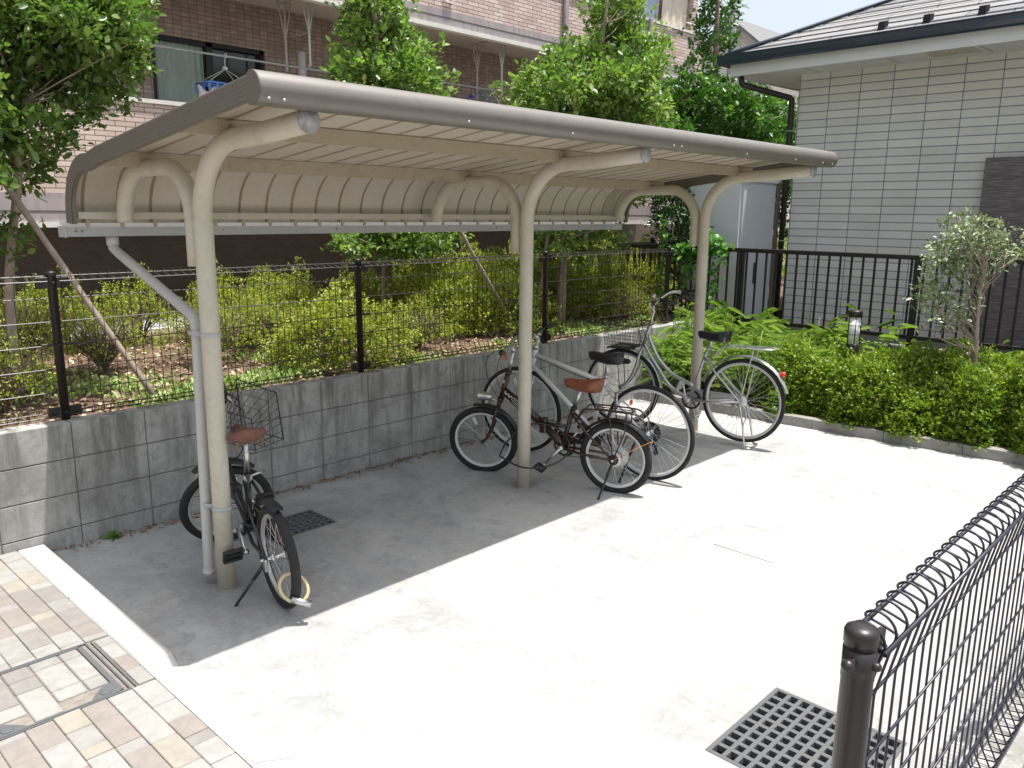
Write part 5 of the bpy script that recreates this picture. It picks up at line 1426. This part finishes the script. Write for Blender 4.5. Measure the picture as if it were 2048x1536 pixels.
# side railing going away from the corner beyond the mesh fence
R = empty('railing', (6.6, 2.6, .6)); R.location = (0, 0, 0); tag(R, 'short run of black railing turning the corner beyond the mesh fence', 'railing')
MB().box(6.63, 8.6, 2.53, 2.57, 1.455, 1.50).build('top_rail', M['black_metal'], R, recalc=False)
MB().box(6.63, 8.6, 2.535, 2.565, .69, .73).build('bottom_rail', M['black_metal'], R, recalc=False)
for k in range(16): MB().box(6.72 + .12 * k, 6.738 + .12 * k, 2.541, 2.559, .731, 1.454).build('bar', M['black_metal'], R, recalc=False)

# hedge kerb (slightly skewed)
mb = MB(); y = 1.08
while y > -7.5:
    a, b = y, y - .6
    xa, xb = 5.03 - .075 * (a - 1.08) * 1.0, 5.03 - .075 * (b - 1.08)
    mb.add([(xa, a - .002, -.07), (xb, b + .002, -.07), (xb + .11, b + .002, -.07), (xa + .11, a - .002, -.07),
            (xa + .006, a - .002, .085), (xb + .006, b + .002, .085), (xb + .104, b + .002, .085), (xa + .104, a - .002, .085)],
           [(3, 2, 1, 0), (4, 5, 6, 7), (0, 1, 5, 4), (1, 2, 6, 5), (2, 3, 7, 6), (3, 0, 4, 7)])
    y -= .6
o = mb.build('hedge_kerb', M['kerb']); tag(o, kind='structure')

# ================================================================== GARDEN LAMP
R = empty('garden_lamp', (5.90, -.73, .08)); tag(R, 'short black bollard lamp with milky glass among the hedge', 'garden lamp')
MB().lathe([(.062, 0), (.062, .60), (.058, .61), (.05, .612)], n=24).build('base', M['black_metal'], R)
MB().lathe([(.052, .612), (.052, .862)], n=24).build('glass', M['lamp_glass'], R)
mb = MB().lathe([(.05, .862), (.064, .865), (.064, .915), (.055, .925), (.001, .927)], n=24).build('cap', M['black_metal'], R)
mb = MB()
for k in range(5): a = 2 * PI * k / 5 + 1.2; mb.tube([(.056 * math.cos(a), .056 * math.sin(a), .61), (.056 * math.cos(a), .056 * math.sin(a), .866)], .004, 6)
for z in (.70, .785): mb.tube([(.054 * math.cos(a), .054 * math.sin(a), z) for a in np.linspace(0, 2 * PI, 20)[:-1]], .003, 5, closed=True)
mb.build('cage', M['black_metal'], R, recalc=False)

# ================================================================== TREES
G = 'planted trees behind the mesh fence'
T0 = [(0.25, 2.05, 2.94, 0.46, 0.22), (0.12, 2.55, 2.71, 0.36, 0.3), (0.49, 2.42, 2.84, 0.34, 0.27), (0.66, 2.3, 3.1, 0.17, 0.17), (0.26, 2.17, 2.54, 0.19, 0.13), (-0.06, 2.05, 2.32, 0.27, 0.14), (-0.02, 2.55, 2.13, 0.2, 0.18), (0.25, 2.42, 3.17, 0.52, 0.26), (-0.2, 2.3, 1.69, 0.16, 0.16), (-0.47, 2.17, 2.6, 0.43, 0.58), (-0.41, 2.05, 2.04, 0.23, 0.26), (0.18, 2.55, 2.24, 0.12, 0.08), (0.63, 2.42, 2.94, 0.15, 0.12), (0.18, 2.3, 3.46, 0.53, 0.28), (-.3, 2.3, 3.3, .5, .5), (-.1, 2.3, 3.9, .6, .4)]
T1 = [(3.0, 2.65, 4.14, 0.2, 0.22), (3.45, 3.25, 4.05, 0.29, 0.27), (3.33, 3.1, 3.69, 0.36, 0.26), (3.38, 2.95, 3.32, 0.43, 0.26), (2.94, 2.8, 3.03, 0.3, 0.23), (3.4, 2.65, 3.02, 0.31, 0.26), (3.57, 3.25, 2.78, 0.58, 0.25), (3.44, 3.1, 2.31, 0.6, 0.35), (3.43, 2.95, 1.77, 0.57, 0.25), (3.37, 2.8, 1.56, 0.47, 0.14), (2.62, 2.65, 1.56, 0.2, 0.1)]
T2 = [(5.56, 1.8, 4.25, 0.23, 0.26), (6.25, 2.4, 4.07, 0.37, 0.31), (6.31, 2.25, 3.68, 0.4, 0.29), (5.15, 2.1, 3.36, 0.34, 0.26), (4.52, 1.95, 3.06, 0.37, 0.24), (5.45, 1.8, 3.15, 0.5, 0.31), (5.71, 2.4, 2.96, 0.84, 0.25), (5.46, 2.25, 2.38, 0.77, 0.44), (4.81, 2.1, 1.6, 0.29, 0.18), (5.39, 1.95, 1.52, 0.3, 0.17), (5.97, 1.8, 3.43, 0.22, 0.27)]
T3 = [(9.97, 3.2, 5.43, 0.22, 0.37), (10.82, 3.8, 5.26, 0.36, 0.36), (10.48, 3.65, 4.65, 0.4, 0.36), (9.85, 3.5, 4.03, 0.31, 0.23), (9.36, 3.35, 3.6, 0.49, 0.34), (10.01, 3.2, 3.36, 0.85, 0.46), (12.63, 3.8, 3.55, 0.64, 0.5), (9.45, 3.65, 3.27, 0.38, 0.38), (10.77, 3.5, 2.74, 1.16, 0.58), (12.54, 3.35, 2.12, 0.54, 0.63), (8.67, 3.2, 2.76, 0.43, 0.43), (10.4, 3.6, 5.9, .3, .4), (11.9, 3.5, 3.0, .8, .6), (10.6, 3.4, 1.9, .9, .5)]
CAM = [(6.65, 1.77, 2.02, 0.22, 0.23), (6.85, 1.96, 1.73, 0.27, 0.21), (6.8, 1.7, 1.44, 0.25, 0.33), (6.75, 1.66, 0.91, 0.18, 0.3), (6.7, 1.45, 1.8, 0.17, 0.23), (6.95, 2.2, 2.2, .3, .25)]
SM = [(5.75, -1.69, 1.72, 0.29, 0.14), (6.05, -1.78, 1.57, 0.25, 0.13), (5.98, -1.45, 1.56, 0.24, 0.15), (5.9, -1.64, 1.47, 0.25, 0.15), (5.82, -1.38, 1.39, 0.15, 0.12), (5.75, -1.48, 1.17, 0.23, 0.17), (6.05, -1.5, 0.95, 0.15, 0.11), (5.98, -1.52, 1.84, 0.15, 0.08)]
tree('glossy green tree filling the upper left corner, in front of the brick balcony', [(-.22, 2.3, .62), (-.20, 2.3, 1.4), (-.08, 2.3, 2.12), (-.05, 2.3, 3.0), (0, 2.3, 3.8)], .036, T0, M['leaf_tree'], 2300, 8, .058, 21, 60, 'bark_pale', G, Wf=.27)
tree('bright green tree rising behind the shelter roof left of centre, with bamboo stake', [(3.33, 2.96, .62), (3.33, 2.96, 1.5), (3.30, 2.95, 2.6), (3.2, 2.9, 3.6), (3.1, 2.85, 4.3)], .05, [(x, y, z, a * 1.12, b * 1.12) for x, y, z, a, b in T1], M['leaf_tree'], 1500, 8, .062, 22, 60, 'bark', G, bright=.14, shell=.35, Wf=.27)
tree('wide bright green tree behind the shelter roof right of centre', [(4.95, 2.05, .62), (4.98, 2.05, 1.4), (5.1, 2.1, 2.4), (5.5, 2.1, 3.3), (5.7, 2.1, 4.2)], .055, [(x, y, z, a * 1.1, b * 1.1) for x, y, z, a, b in T2], M['leaf_tree'], 1300, 8, .066, 23, 70, 'bark', G, bright=.14, shell=.35, Wf=.27)
tree('large dark green tree behind the corner of the pale house, with a narrow top', [(10.2, 3.6, .62), (10.2, 3.6, 2.2), (10.3, 3.5, 3.6), (10.4, 3.6, 5.4)], .11, T3, M['leaf_far'], 560, 9, .08, 24, 60, 'bark', G, Wf=.26)
tree('dark camellia at the corner between mesh fence and railing', [(6.78, 1.7, .6), (6.78, 1.72, 1.2), (6.74, 1.78, 1.9)], .03, CAM, M['leaf_dark'], 1300, 7, .07, 25, 26, 'bark', name='camellia')
tree('small grey-leaved tree with a crooked bare trunk in the hedge by the railing', [(5.9, -1.768, .08), (5.9, -1.768, .672), (5.9, -1.749, 1.012), (5.9, -1.741, 1.409), (5.88, -1.74, 1.62)], .026, SM, M['leaf_grey'], 3600, 4, .043, 26, 45, 'bark_pale', name='small_tree', Wf=.26, shell=.25)

# support stakes
def stake(a, b, r, label):
    mb = MB(); A, B = Vector(a), Vector(b); L = B - A
    pts = [Vector((0, 0, 0)) + L * (k / 10) + Vector((random.uniform(-.004, .004), random.uniform(-.004, .004), 0)) for k in range(11)]
    mb.tube(pts, [r * (1 + (.12 if k % 2 else 0)) for k in range(11)], 8)
    o = mb.build('support_stake', M['stake'], recalc=False, loc=a); tag(o, label, 'stake', 'wooden stakes propping the trees')
stake((.41, 1.62, .60), (-.38, 2.32, 2.42), .019, 'long leaning brown stake at the far left, propping the corner tree')
stake((3.20, 2.86, .60), (3.24, 2.9, 2.1), .018, 'upright bamboo stake tied to the tree left of the middle post')
stake((4.36, 2.1, .60), (3.25, 2.1, 2.05), .018, 'slanting stake left of the middle post, leaning to the left')
stake((4.66, 2.16, .60), (4.86, 2.1, 2.1), .018, 'steep pale stake just right of the middle post')
stake((7.70, 3.0, .60), (6.70, 2.75, 2.3), .02, 'brown slanting stake under the right end of the roof, the farther right of two')
stake((7.35, 2.95, .60), (6.55, 2.8, 1.5), .02, 'brown slanting stake under the right end of the roof, the nearer left of two')

# ================================================================== SHRUBS
def put_shrubs(protos, spots, group, cat, labels, name):
    for i, (x, y, z, s, sz, rz, pi) in enumerate(spots):
        p = protos[pi]
        first = not p.get('placed')
        o = p if first else copy_tree(p)
        p['placed'] = 1
        o.location = (x, y, z); o.scale = (s, s, sz); o.rotation_euler = (0, 0, rz)
        tag(o, labels[i] if i < len(labels) else labels[-1], cat, group)
az = [shrub_proto('azalea_shrub', .50, .62, 2100, .024, .30, M['leaf_azalea'], 31, 26, 7, .5),
      shrub_proto('azalea_shrub', .45, .80, 700, .026, .30, M['leaf_azalea'], 32, 60, 7, .5, True),
      shrub_proto('azalea_shrub', .44, .62, 620, .024, .28, M['leaf_azalea'], 33, 80, 5, .5, True)]
spots = [(0.62, 4.25, 0.62, 0.95, 0.76, 0.3, 1), (1.35, 4.2, 0.62, 0.8, 0.76, 1.2, 1), (2.2, 4.25, 0.62, 0.85, 0.76, 2.2, 1), (3.05, 4.3, 0.62, 0.9, 0.76, 0.8, 1), (-0.25, 4.1, 0.62, 0.9, 1.12, 2.9, 2), (3.9, 4.3, 0.62, 0.8, 1.00, 2, 2), (-1.1, 4.2, 0.62, 1, 0.80, 1, 1), (4.7, 4.1, 0.62, 1.1, 1.24, 0.4, 0), (5.6, 3.9, 0.62, 1.1, 1.15, 1.4, 0), (6.5, 3.9, 0.62, 1.1, 1.24, 2.4, 0), (7.5, 4, 0.62, 1.2, 1.33, 3, 0), (8.6, 4, 0.62, 1.2, 1.33, 1, 0), (2.05, 1.95, 0.62, 1.15, 0.92, 0.5, 0), (2.35, 3.35, 0.62, 0.9, 0.98, 1.9, 0), (1.3, 2.7, 0.62, 0.9, 0.84, 2.6, 2), (0.55, 2.95, 0.62, 0.8, 0.89, 0.9, 2), (3.75, 2.75, 0.62, 1.15, 1.29, 0.2, 0), (4.35, 2.35, 0.62, 1, 1.11, 1.3, 0), (2.95, 2.05, 0.62, 0.7, 0.75, 2.2, 2), (5.75, 2.75, 0.62, 1.2, 1.20, 0.6, 0), (6.45, 2.3, 0.62, 1, 1.11, 1.6, 0), (5.2, 3.1, 0.62, 1, 1.15, 2.6, 0), (7.3, 2.9, 0.62, 1.2, 1.15, 0.1, 0), (6.1, 3.3, 0.62, 1.1, 1.24, 1.2, 0), (5.9, 1.9, 0.62, 0.7, 0.80, 2, 2), (-0.4, 2, 0.62, 0.8, 0.80, 1.1, 2), (0, 3.2, 0.62, 1, 1.06, 2.1, 2), (-0.9, 2.9, 0.62, 1.1, 1.06, 0.4, 0), (2, 3.3, 0.62, 0.8, 0.80, 2.5, 2)]
lab_az = ['yellow-green azalea by the path, behind the leftmost fence post', 'thin azalea by the grey path, just left of the nearest post', 'tall yellow azalea by the path just right of the nearest post', 'bare-stemmed azalea on the path edge against the dark wall, right of the nearest post', 'leggy dark-stemmed azalea at the far left on the path edge', 'sparse azalea on the path edge left of the upright bamboo stake', 'azalea at the far left edge by the path',
          'rounded azalea by the path behind the upright bamboo stake', 'azalea by the path behind the slanting stake', 'azalea by the path right of the middle post', 'far azalea near the end of the planting bed', 'farthest azalea against the dark wall under the roof end',
          'low dense yellow-green azalea just behind the wall in front of the second fence post', 'round azalea left of the upright bamboo stake', 'twiggy brown azalea in the middle of the bed', 'twiggy azalea beside the leaning stake', 'big dense azalea left of the middle post', 'dense azalea right behind the middle post', 'dark twiggy azalea with bare base right of the upright bamboo stake',
          'wide azalea between the two slanting stakes', 'bright azalea near the fence corner', 'azalea behind the steep pale stake', 'azalea beyond the fence corner', 'azalea right of the steep pale stake, in the middle row', 'sparse low shrub near the fence above the silver bicycle basket', 'small leafy shrub at the left frame edge behind the fence', 'sparse shrub left of the leaning stake', 'dark shrub at the left edge in the middle row', 'bare brown shrub in the gap before the path']
spots += [(9.8, 4.0, .62, 1.2, 1.3, 2, 0), (11.0, 4.1, .62, 1.2, 1.3, 1, 0), (12.4, 4.0, .62, 1.3, 1.5, .5, 0), (13.8, 4.3, .6, 1.4, 1.8, .2, 0), (3.45, 3.5, .62, .9, .9, .5, 0), (1.9, 2.85, .62, .75, .62, 2.5, 1), (-.65, 3.5, .62, 1, .95, 1.9, 2)]
lab_az += ['distant azalea seen under the right end of the roof', 'second distant azalea under the right end of the roof', 'distant azalea left of the dark camellia', 'farthest azalea just left of the dark camellia, beyond the block', 'rounded azalea at the foot of the upright bamboo stake', 'compact azalea behind the low dense one by the wall', 'dull azalea at the left frame edge, third row']
put_shrubs(az, spots, 'azalea shrubs in the bed behind the mesh fence', 'shrub', lab_az, 'azalea')

hg = [shrub_proto('hedge_shrub', .46, .74, 3600, .032, .27, M['leaf_hedge'], 41, 14, 7), shrub_proto('hedge_shrub', .46, .74, 3400, .034, .27, M['leaf_hedge'], 42, 14, 7)]
hs = []; lab = []
kx = lambda y: 5.03 - .075 * (y - 1.08)
def hedge_label(i, row): 
    return ['clipped azalea in the front row of the hedge, number %d', 'clipped azalea in the back row of the hedge, number %d'][row]
front = [-.35, -.85, -1.35, -1.85, -2.35, -2.85, -3.35, -3.9, -4.5]
fl = ['front hedge azalea beside the silver bicycle rear wheel', 'front hedge azalea just right of the silver bicycle tail reflector', 'front hedge azalea below the bollard lamp', 'front hedge azalea between bollard lamp and small tree', 'front hedge azalea in front of the small grey tree', 'front hedge azalea at the right frame edge, nearest the looped fence', 'front hedge azalea beyond the right frame edge', 'front hedge azalea far out to the right', 'last front hedge azalea to the right']
for i, y in enumerate(front):
    hs.append((kx(y) + .47, y, .02, 1.0, [.80, .84, .86, .88, .93, .90, .9, .9, .9][i], i * 1.3, i % 2)); lab.append(fl[i])
back = [(-1.05, .78), (-1.5, .85), (-2.05, .88), (-2.6, .95), (-3.2, 1.0), (-3.8, 1.0)]
bl = ['back hedge azalea touching the right of the bollard lamp', 'back hedge azalea left of the small tree trunk', 'back hedge azalea right of the small tree trunk', 'back hedge azalea at the right frame edge below the railing', 'back hedge azalea beyond the right frame edge', 'last back hedge azalea to the right']
for i, (y, h) in enumerate(back):
    hs.append((6.12, y, .04, .95, h, i * 2.1, (i + 1) % 2)); lab.append(bl[i])
put_shrubs(hg, hs, 'clipped azaleas in the right-hand hedge', 'hedge shrub', lab, 'hedge')

# bamboo grass clumps
def bamboo_proto(seed, n=120, h=.55, r=.3):
    root = empty('bamboo_grass'); g = np.random.default_rng(seed); P = []; D = []; mb = MB(); q = random.Random(seed)
    for k in range(n // 4):
        a = q.uniform(0, 2 * PI); rr = r * q.random() ** .6; x, y = rr * math.cos(a), rr * math.sin(a); hh = h * q.uniform(.55, 1.0)
        tx, ty = x + q.uniform(-.08, .08), y + q.uniform(-.08, .08)
        mb.tube([(x, y, 0), ((x + tx) / 2, (y + ty) / 2, hh * .55), (tx, ty, hh)], [.0028, .002, .001], 4)
        for j in range(9):
            t = q.uniform(.35, 1.0); P.append((x + (tx - x) * t, y + (ty - y) * t, hh * t)); b = q.uniform(0, 2 * PI); D.append((math.cos(b), math.sin(b), q.uniform(-.1, 1.0)))
    P = np.array(P); D = np.array(D); L = .13 + .12 * g.random(len(P))
    leaf_mesh('blades', P, D, L, L * .027, np.clip(g.random(len(P)) * .9 + .05, 0, 1), M['leaf_bamboo'], root, .35, .5)
    mb.build('canes', M['leaf_bamboo'], root, recalc=False); return root
bb = [bamboo_proto(51, 230, .66, .30), bamboo_proto(52, 260, .58, .34), bamboo_proto(53, 22, .98, .20)]
bs = [(5.55, .75, .1, 1, 1.0, 0, 0), (5.75, .30, .1, 1, 1.05, 1, 1), (5.45, .25, .1, .95, .95, 2, 0), (6.05, .75, .1, 1, 1.15, 3, 1), (6.15, .25, .1, 1, 1.15, 4, 0), (5.9, -.15, .1, 1, 1.1, 5, 1), (5.5, -.10, .1, .9, 1.1, .6, 0), (6.3, -.30, .1, 1, 1.2, 1.6, 1), (6.1, 1.0, .1, 1, 1.2, 2.6, 0), (5.35, .95, .1, .9, .9, 3.6, 1),
      (6.2, .45, .1, 1, .95, 4.6, 2), (6.05, -.55, .1, 1, 1.1, 5.6, 2), (6.3, -.95, .1, 1, 1.05, .2, 2), (6.35, -2.0, .1, .9, .85, 1.2, 2), (5.8, .95, .1, 1, .75, 2.2, 2), (6.4, 1.0, .1, .9, 1.2, .9, 0), (6.0, -1.05, .1, .8, .9, 1.9, 0), (5.65, .5, .1, 1, 1.2, 2.9, 1)]
bl = ['bamboo grass behind the front wheel of the silver bicycle', 'bamboo grass left of the farthest post', 'bamboo grass under the silver bicycle frame', 'bamboo grass by the railing left of the farthest post', 'bamboo grass by the railing right of the farthest post', 'bamboo grass behind the silver bicycle saddle', 'bamboo grass behind the silver bicycle rack', 'bamboo grass by the railing left of the bollard lamp', 'bamboo grass below the vine', 'bamboo grass in the corner of wall and kerb',
      'tall thin bamboo cane right of the farthest post', 'tall thin bamboo cane behind the bollard lamp', 'tall thin bamboo cane right of the bollard lamp', 'thin bamboo cane right of the small tree', 'thin bamboo cane left of the farthest post', 'bamboo grass against the railing at the corner', 'bamboo grass just behind the bollard lamp on the right', 'bamboo grass in the middle of the left bed']
put_shrubs(bb, bs, 'bamboo grass at the railing', 'bamboo grass', bl, 'bamboo')

# vine over the railing
def vine():
    R = empty('vine', (6.58, 1.2, 1.45)); tag(R, 'bright green heart-leaved vine draped over the black railing left of the cabinet', 'vine')
    g = np.random.default_rng(61); P = []; q = random.Random(61); mb = MB()
    for (y, z, sy, sz, n) in ((.28, .02, .11, .08, 70), (.05, .10, .17, .12, 130), (-.12, .02, .10, .10, 70), (.30, -.2, .07, .2, 40), (-.08, -.3, .05, .25, 35), (-.02, -.55, .04, .2, 18), (.5, .0, .1, .1, 35), (.62, .18, .06, .2, 25), (.6, -.3, .06, .25, 22)):
        for _ in range(n): P.append((q.gauss(-.04, .045), q.gauss(y, sy * .6), q.gauss(z, sz * .6)))
    P = np.array(P); D = g.normal(size=P.shape) * .7; D[:, 0] -= .5; D[:, 2] -= .2
    leaf_mesh('leaves', P, D, .055 + .035 * g.random(len(P)), .030, g.random(len(P)), M['leaf_vine'], R, .25, .15)
    for y in (.3, 0, -.1, .6): mb.tube(smooth_path([(-.03, y, -.85), (-.05, y + .04, -.4), (-.03, y - .02, 0), (-.04, y + .03, .15)], 5), .003, 5)
    mb.build('stems', M['twig'], R, recalc=False)
vine()
# tiny weed at the wall foot
g2 = np.random.default_rng(71); P = np.array([[0, 0, .01]] * 7) + g2.normal(size=(7, 3)) * .012; D = g2.normal(size=(7, 3)); D[:, 2] = abs(D[:, 2]) * .6 + .3
o = leaf_mesh('weed', P, D, .055, .028, g2.random(7), M['leaf_vine'], None, .3, .1); o.location = (-.16, 1.05, .0); tag(o, 'tiny green weed at the foot of the block wall near the left post', 'weed')

# ================================================================== LIGHT, CAMERA
sun_dir = Vector((-.125, .185, -1)).normalized()
sd = bpy.data.lights.new('sun', 'SUN'); sd.energy = 4.1; sd.angle = math.radians(.53); sd.color = (1, .965, .91)
so = bpy.data.objects.new('sun', sd); col.objects.link(so); so.rotation_euler = sun_dir.to_track_quat('-Z', 'Y').to_euler()
w = bpy.data.worlds.new('World'); sc.world = w; w.use_nodes = True
t = w.node_tree; bg = t.nodes['Background']; sky = t.nodes.new('ShaderNodeTexSky'); sky.sky_type = 'NISHITA'; sky.sun_disc = False
el = math.asin(-sun_dir.z); az_ = math.atan2(-sun_dir.x, -sun_dir.y)
sky.sun_elevation = el; sky.sun_rotation = az_; sky.dust_density = 3.5; sky.air_density = 1.2; sky.altitude = 0
hs_ = t.nodes.new('ShaderNodeHueSaturation'); hs_.inputs['Saturation'].default_value = .5; t.links.new(sky.outputs[0], hs_.inputs['Color'])
t.links.new(hs_.outputs[0], bg.inputs['Color']); bg.inputs['Strength'].default_value = .135
cd = bpy.data.cameras.new('camera'); cam = bpy.data.objects.new('camera', cd); col.objects.link(cam)
cd.sensor_width = 36; cd.lens = 1638.6 / 2048 * 36; cd.clip_end = 500; cd.clip_start = .05
CX, CY, CZ = -1.7797, -3.6647, 1.8638
cam.location = (CX, CY, CZ); cam.rotation_mode = 'XYZ'; cam.rotation_euler = (1.36382, -0.01006, -0.80635)
sc.camera = cam
sc.view_settings.view_transform = 'Standard'; sc.view_settings.look = 'None'; sc.view_settings.gamma = 1
sc.view_settings.exposure = .74
sc.render.resolution_x = 1024; sc.render.resolution_y = 768
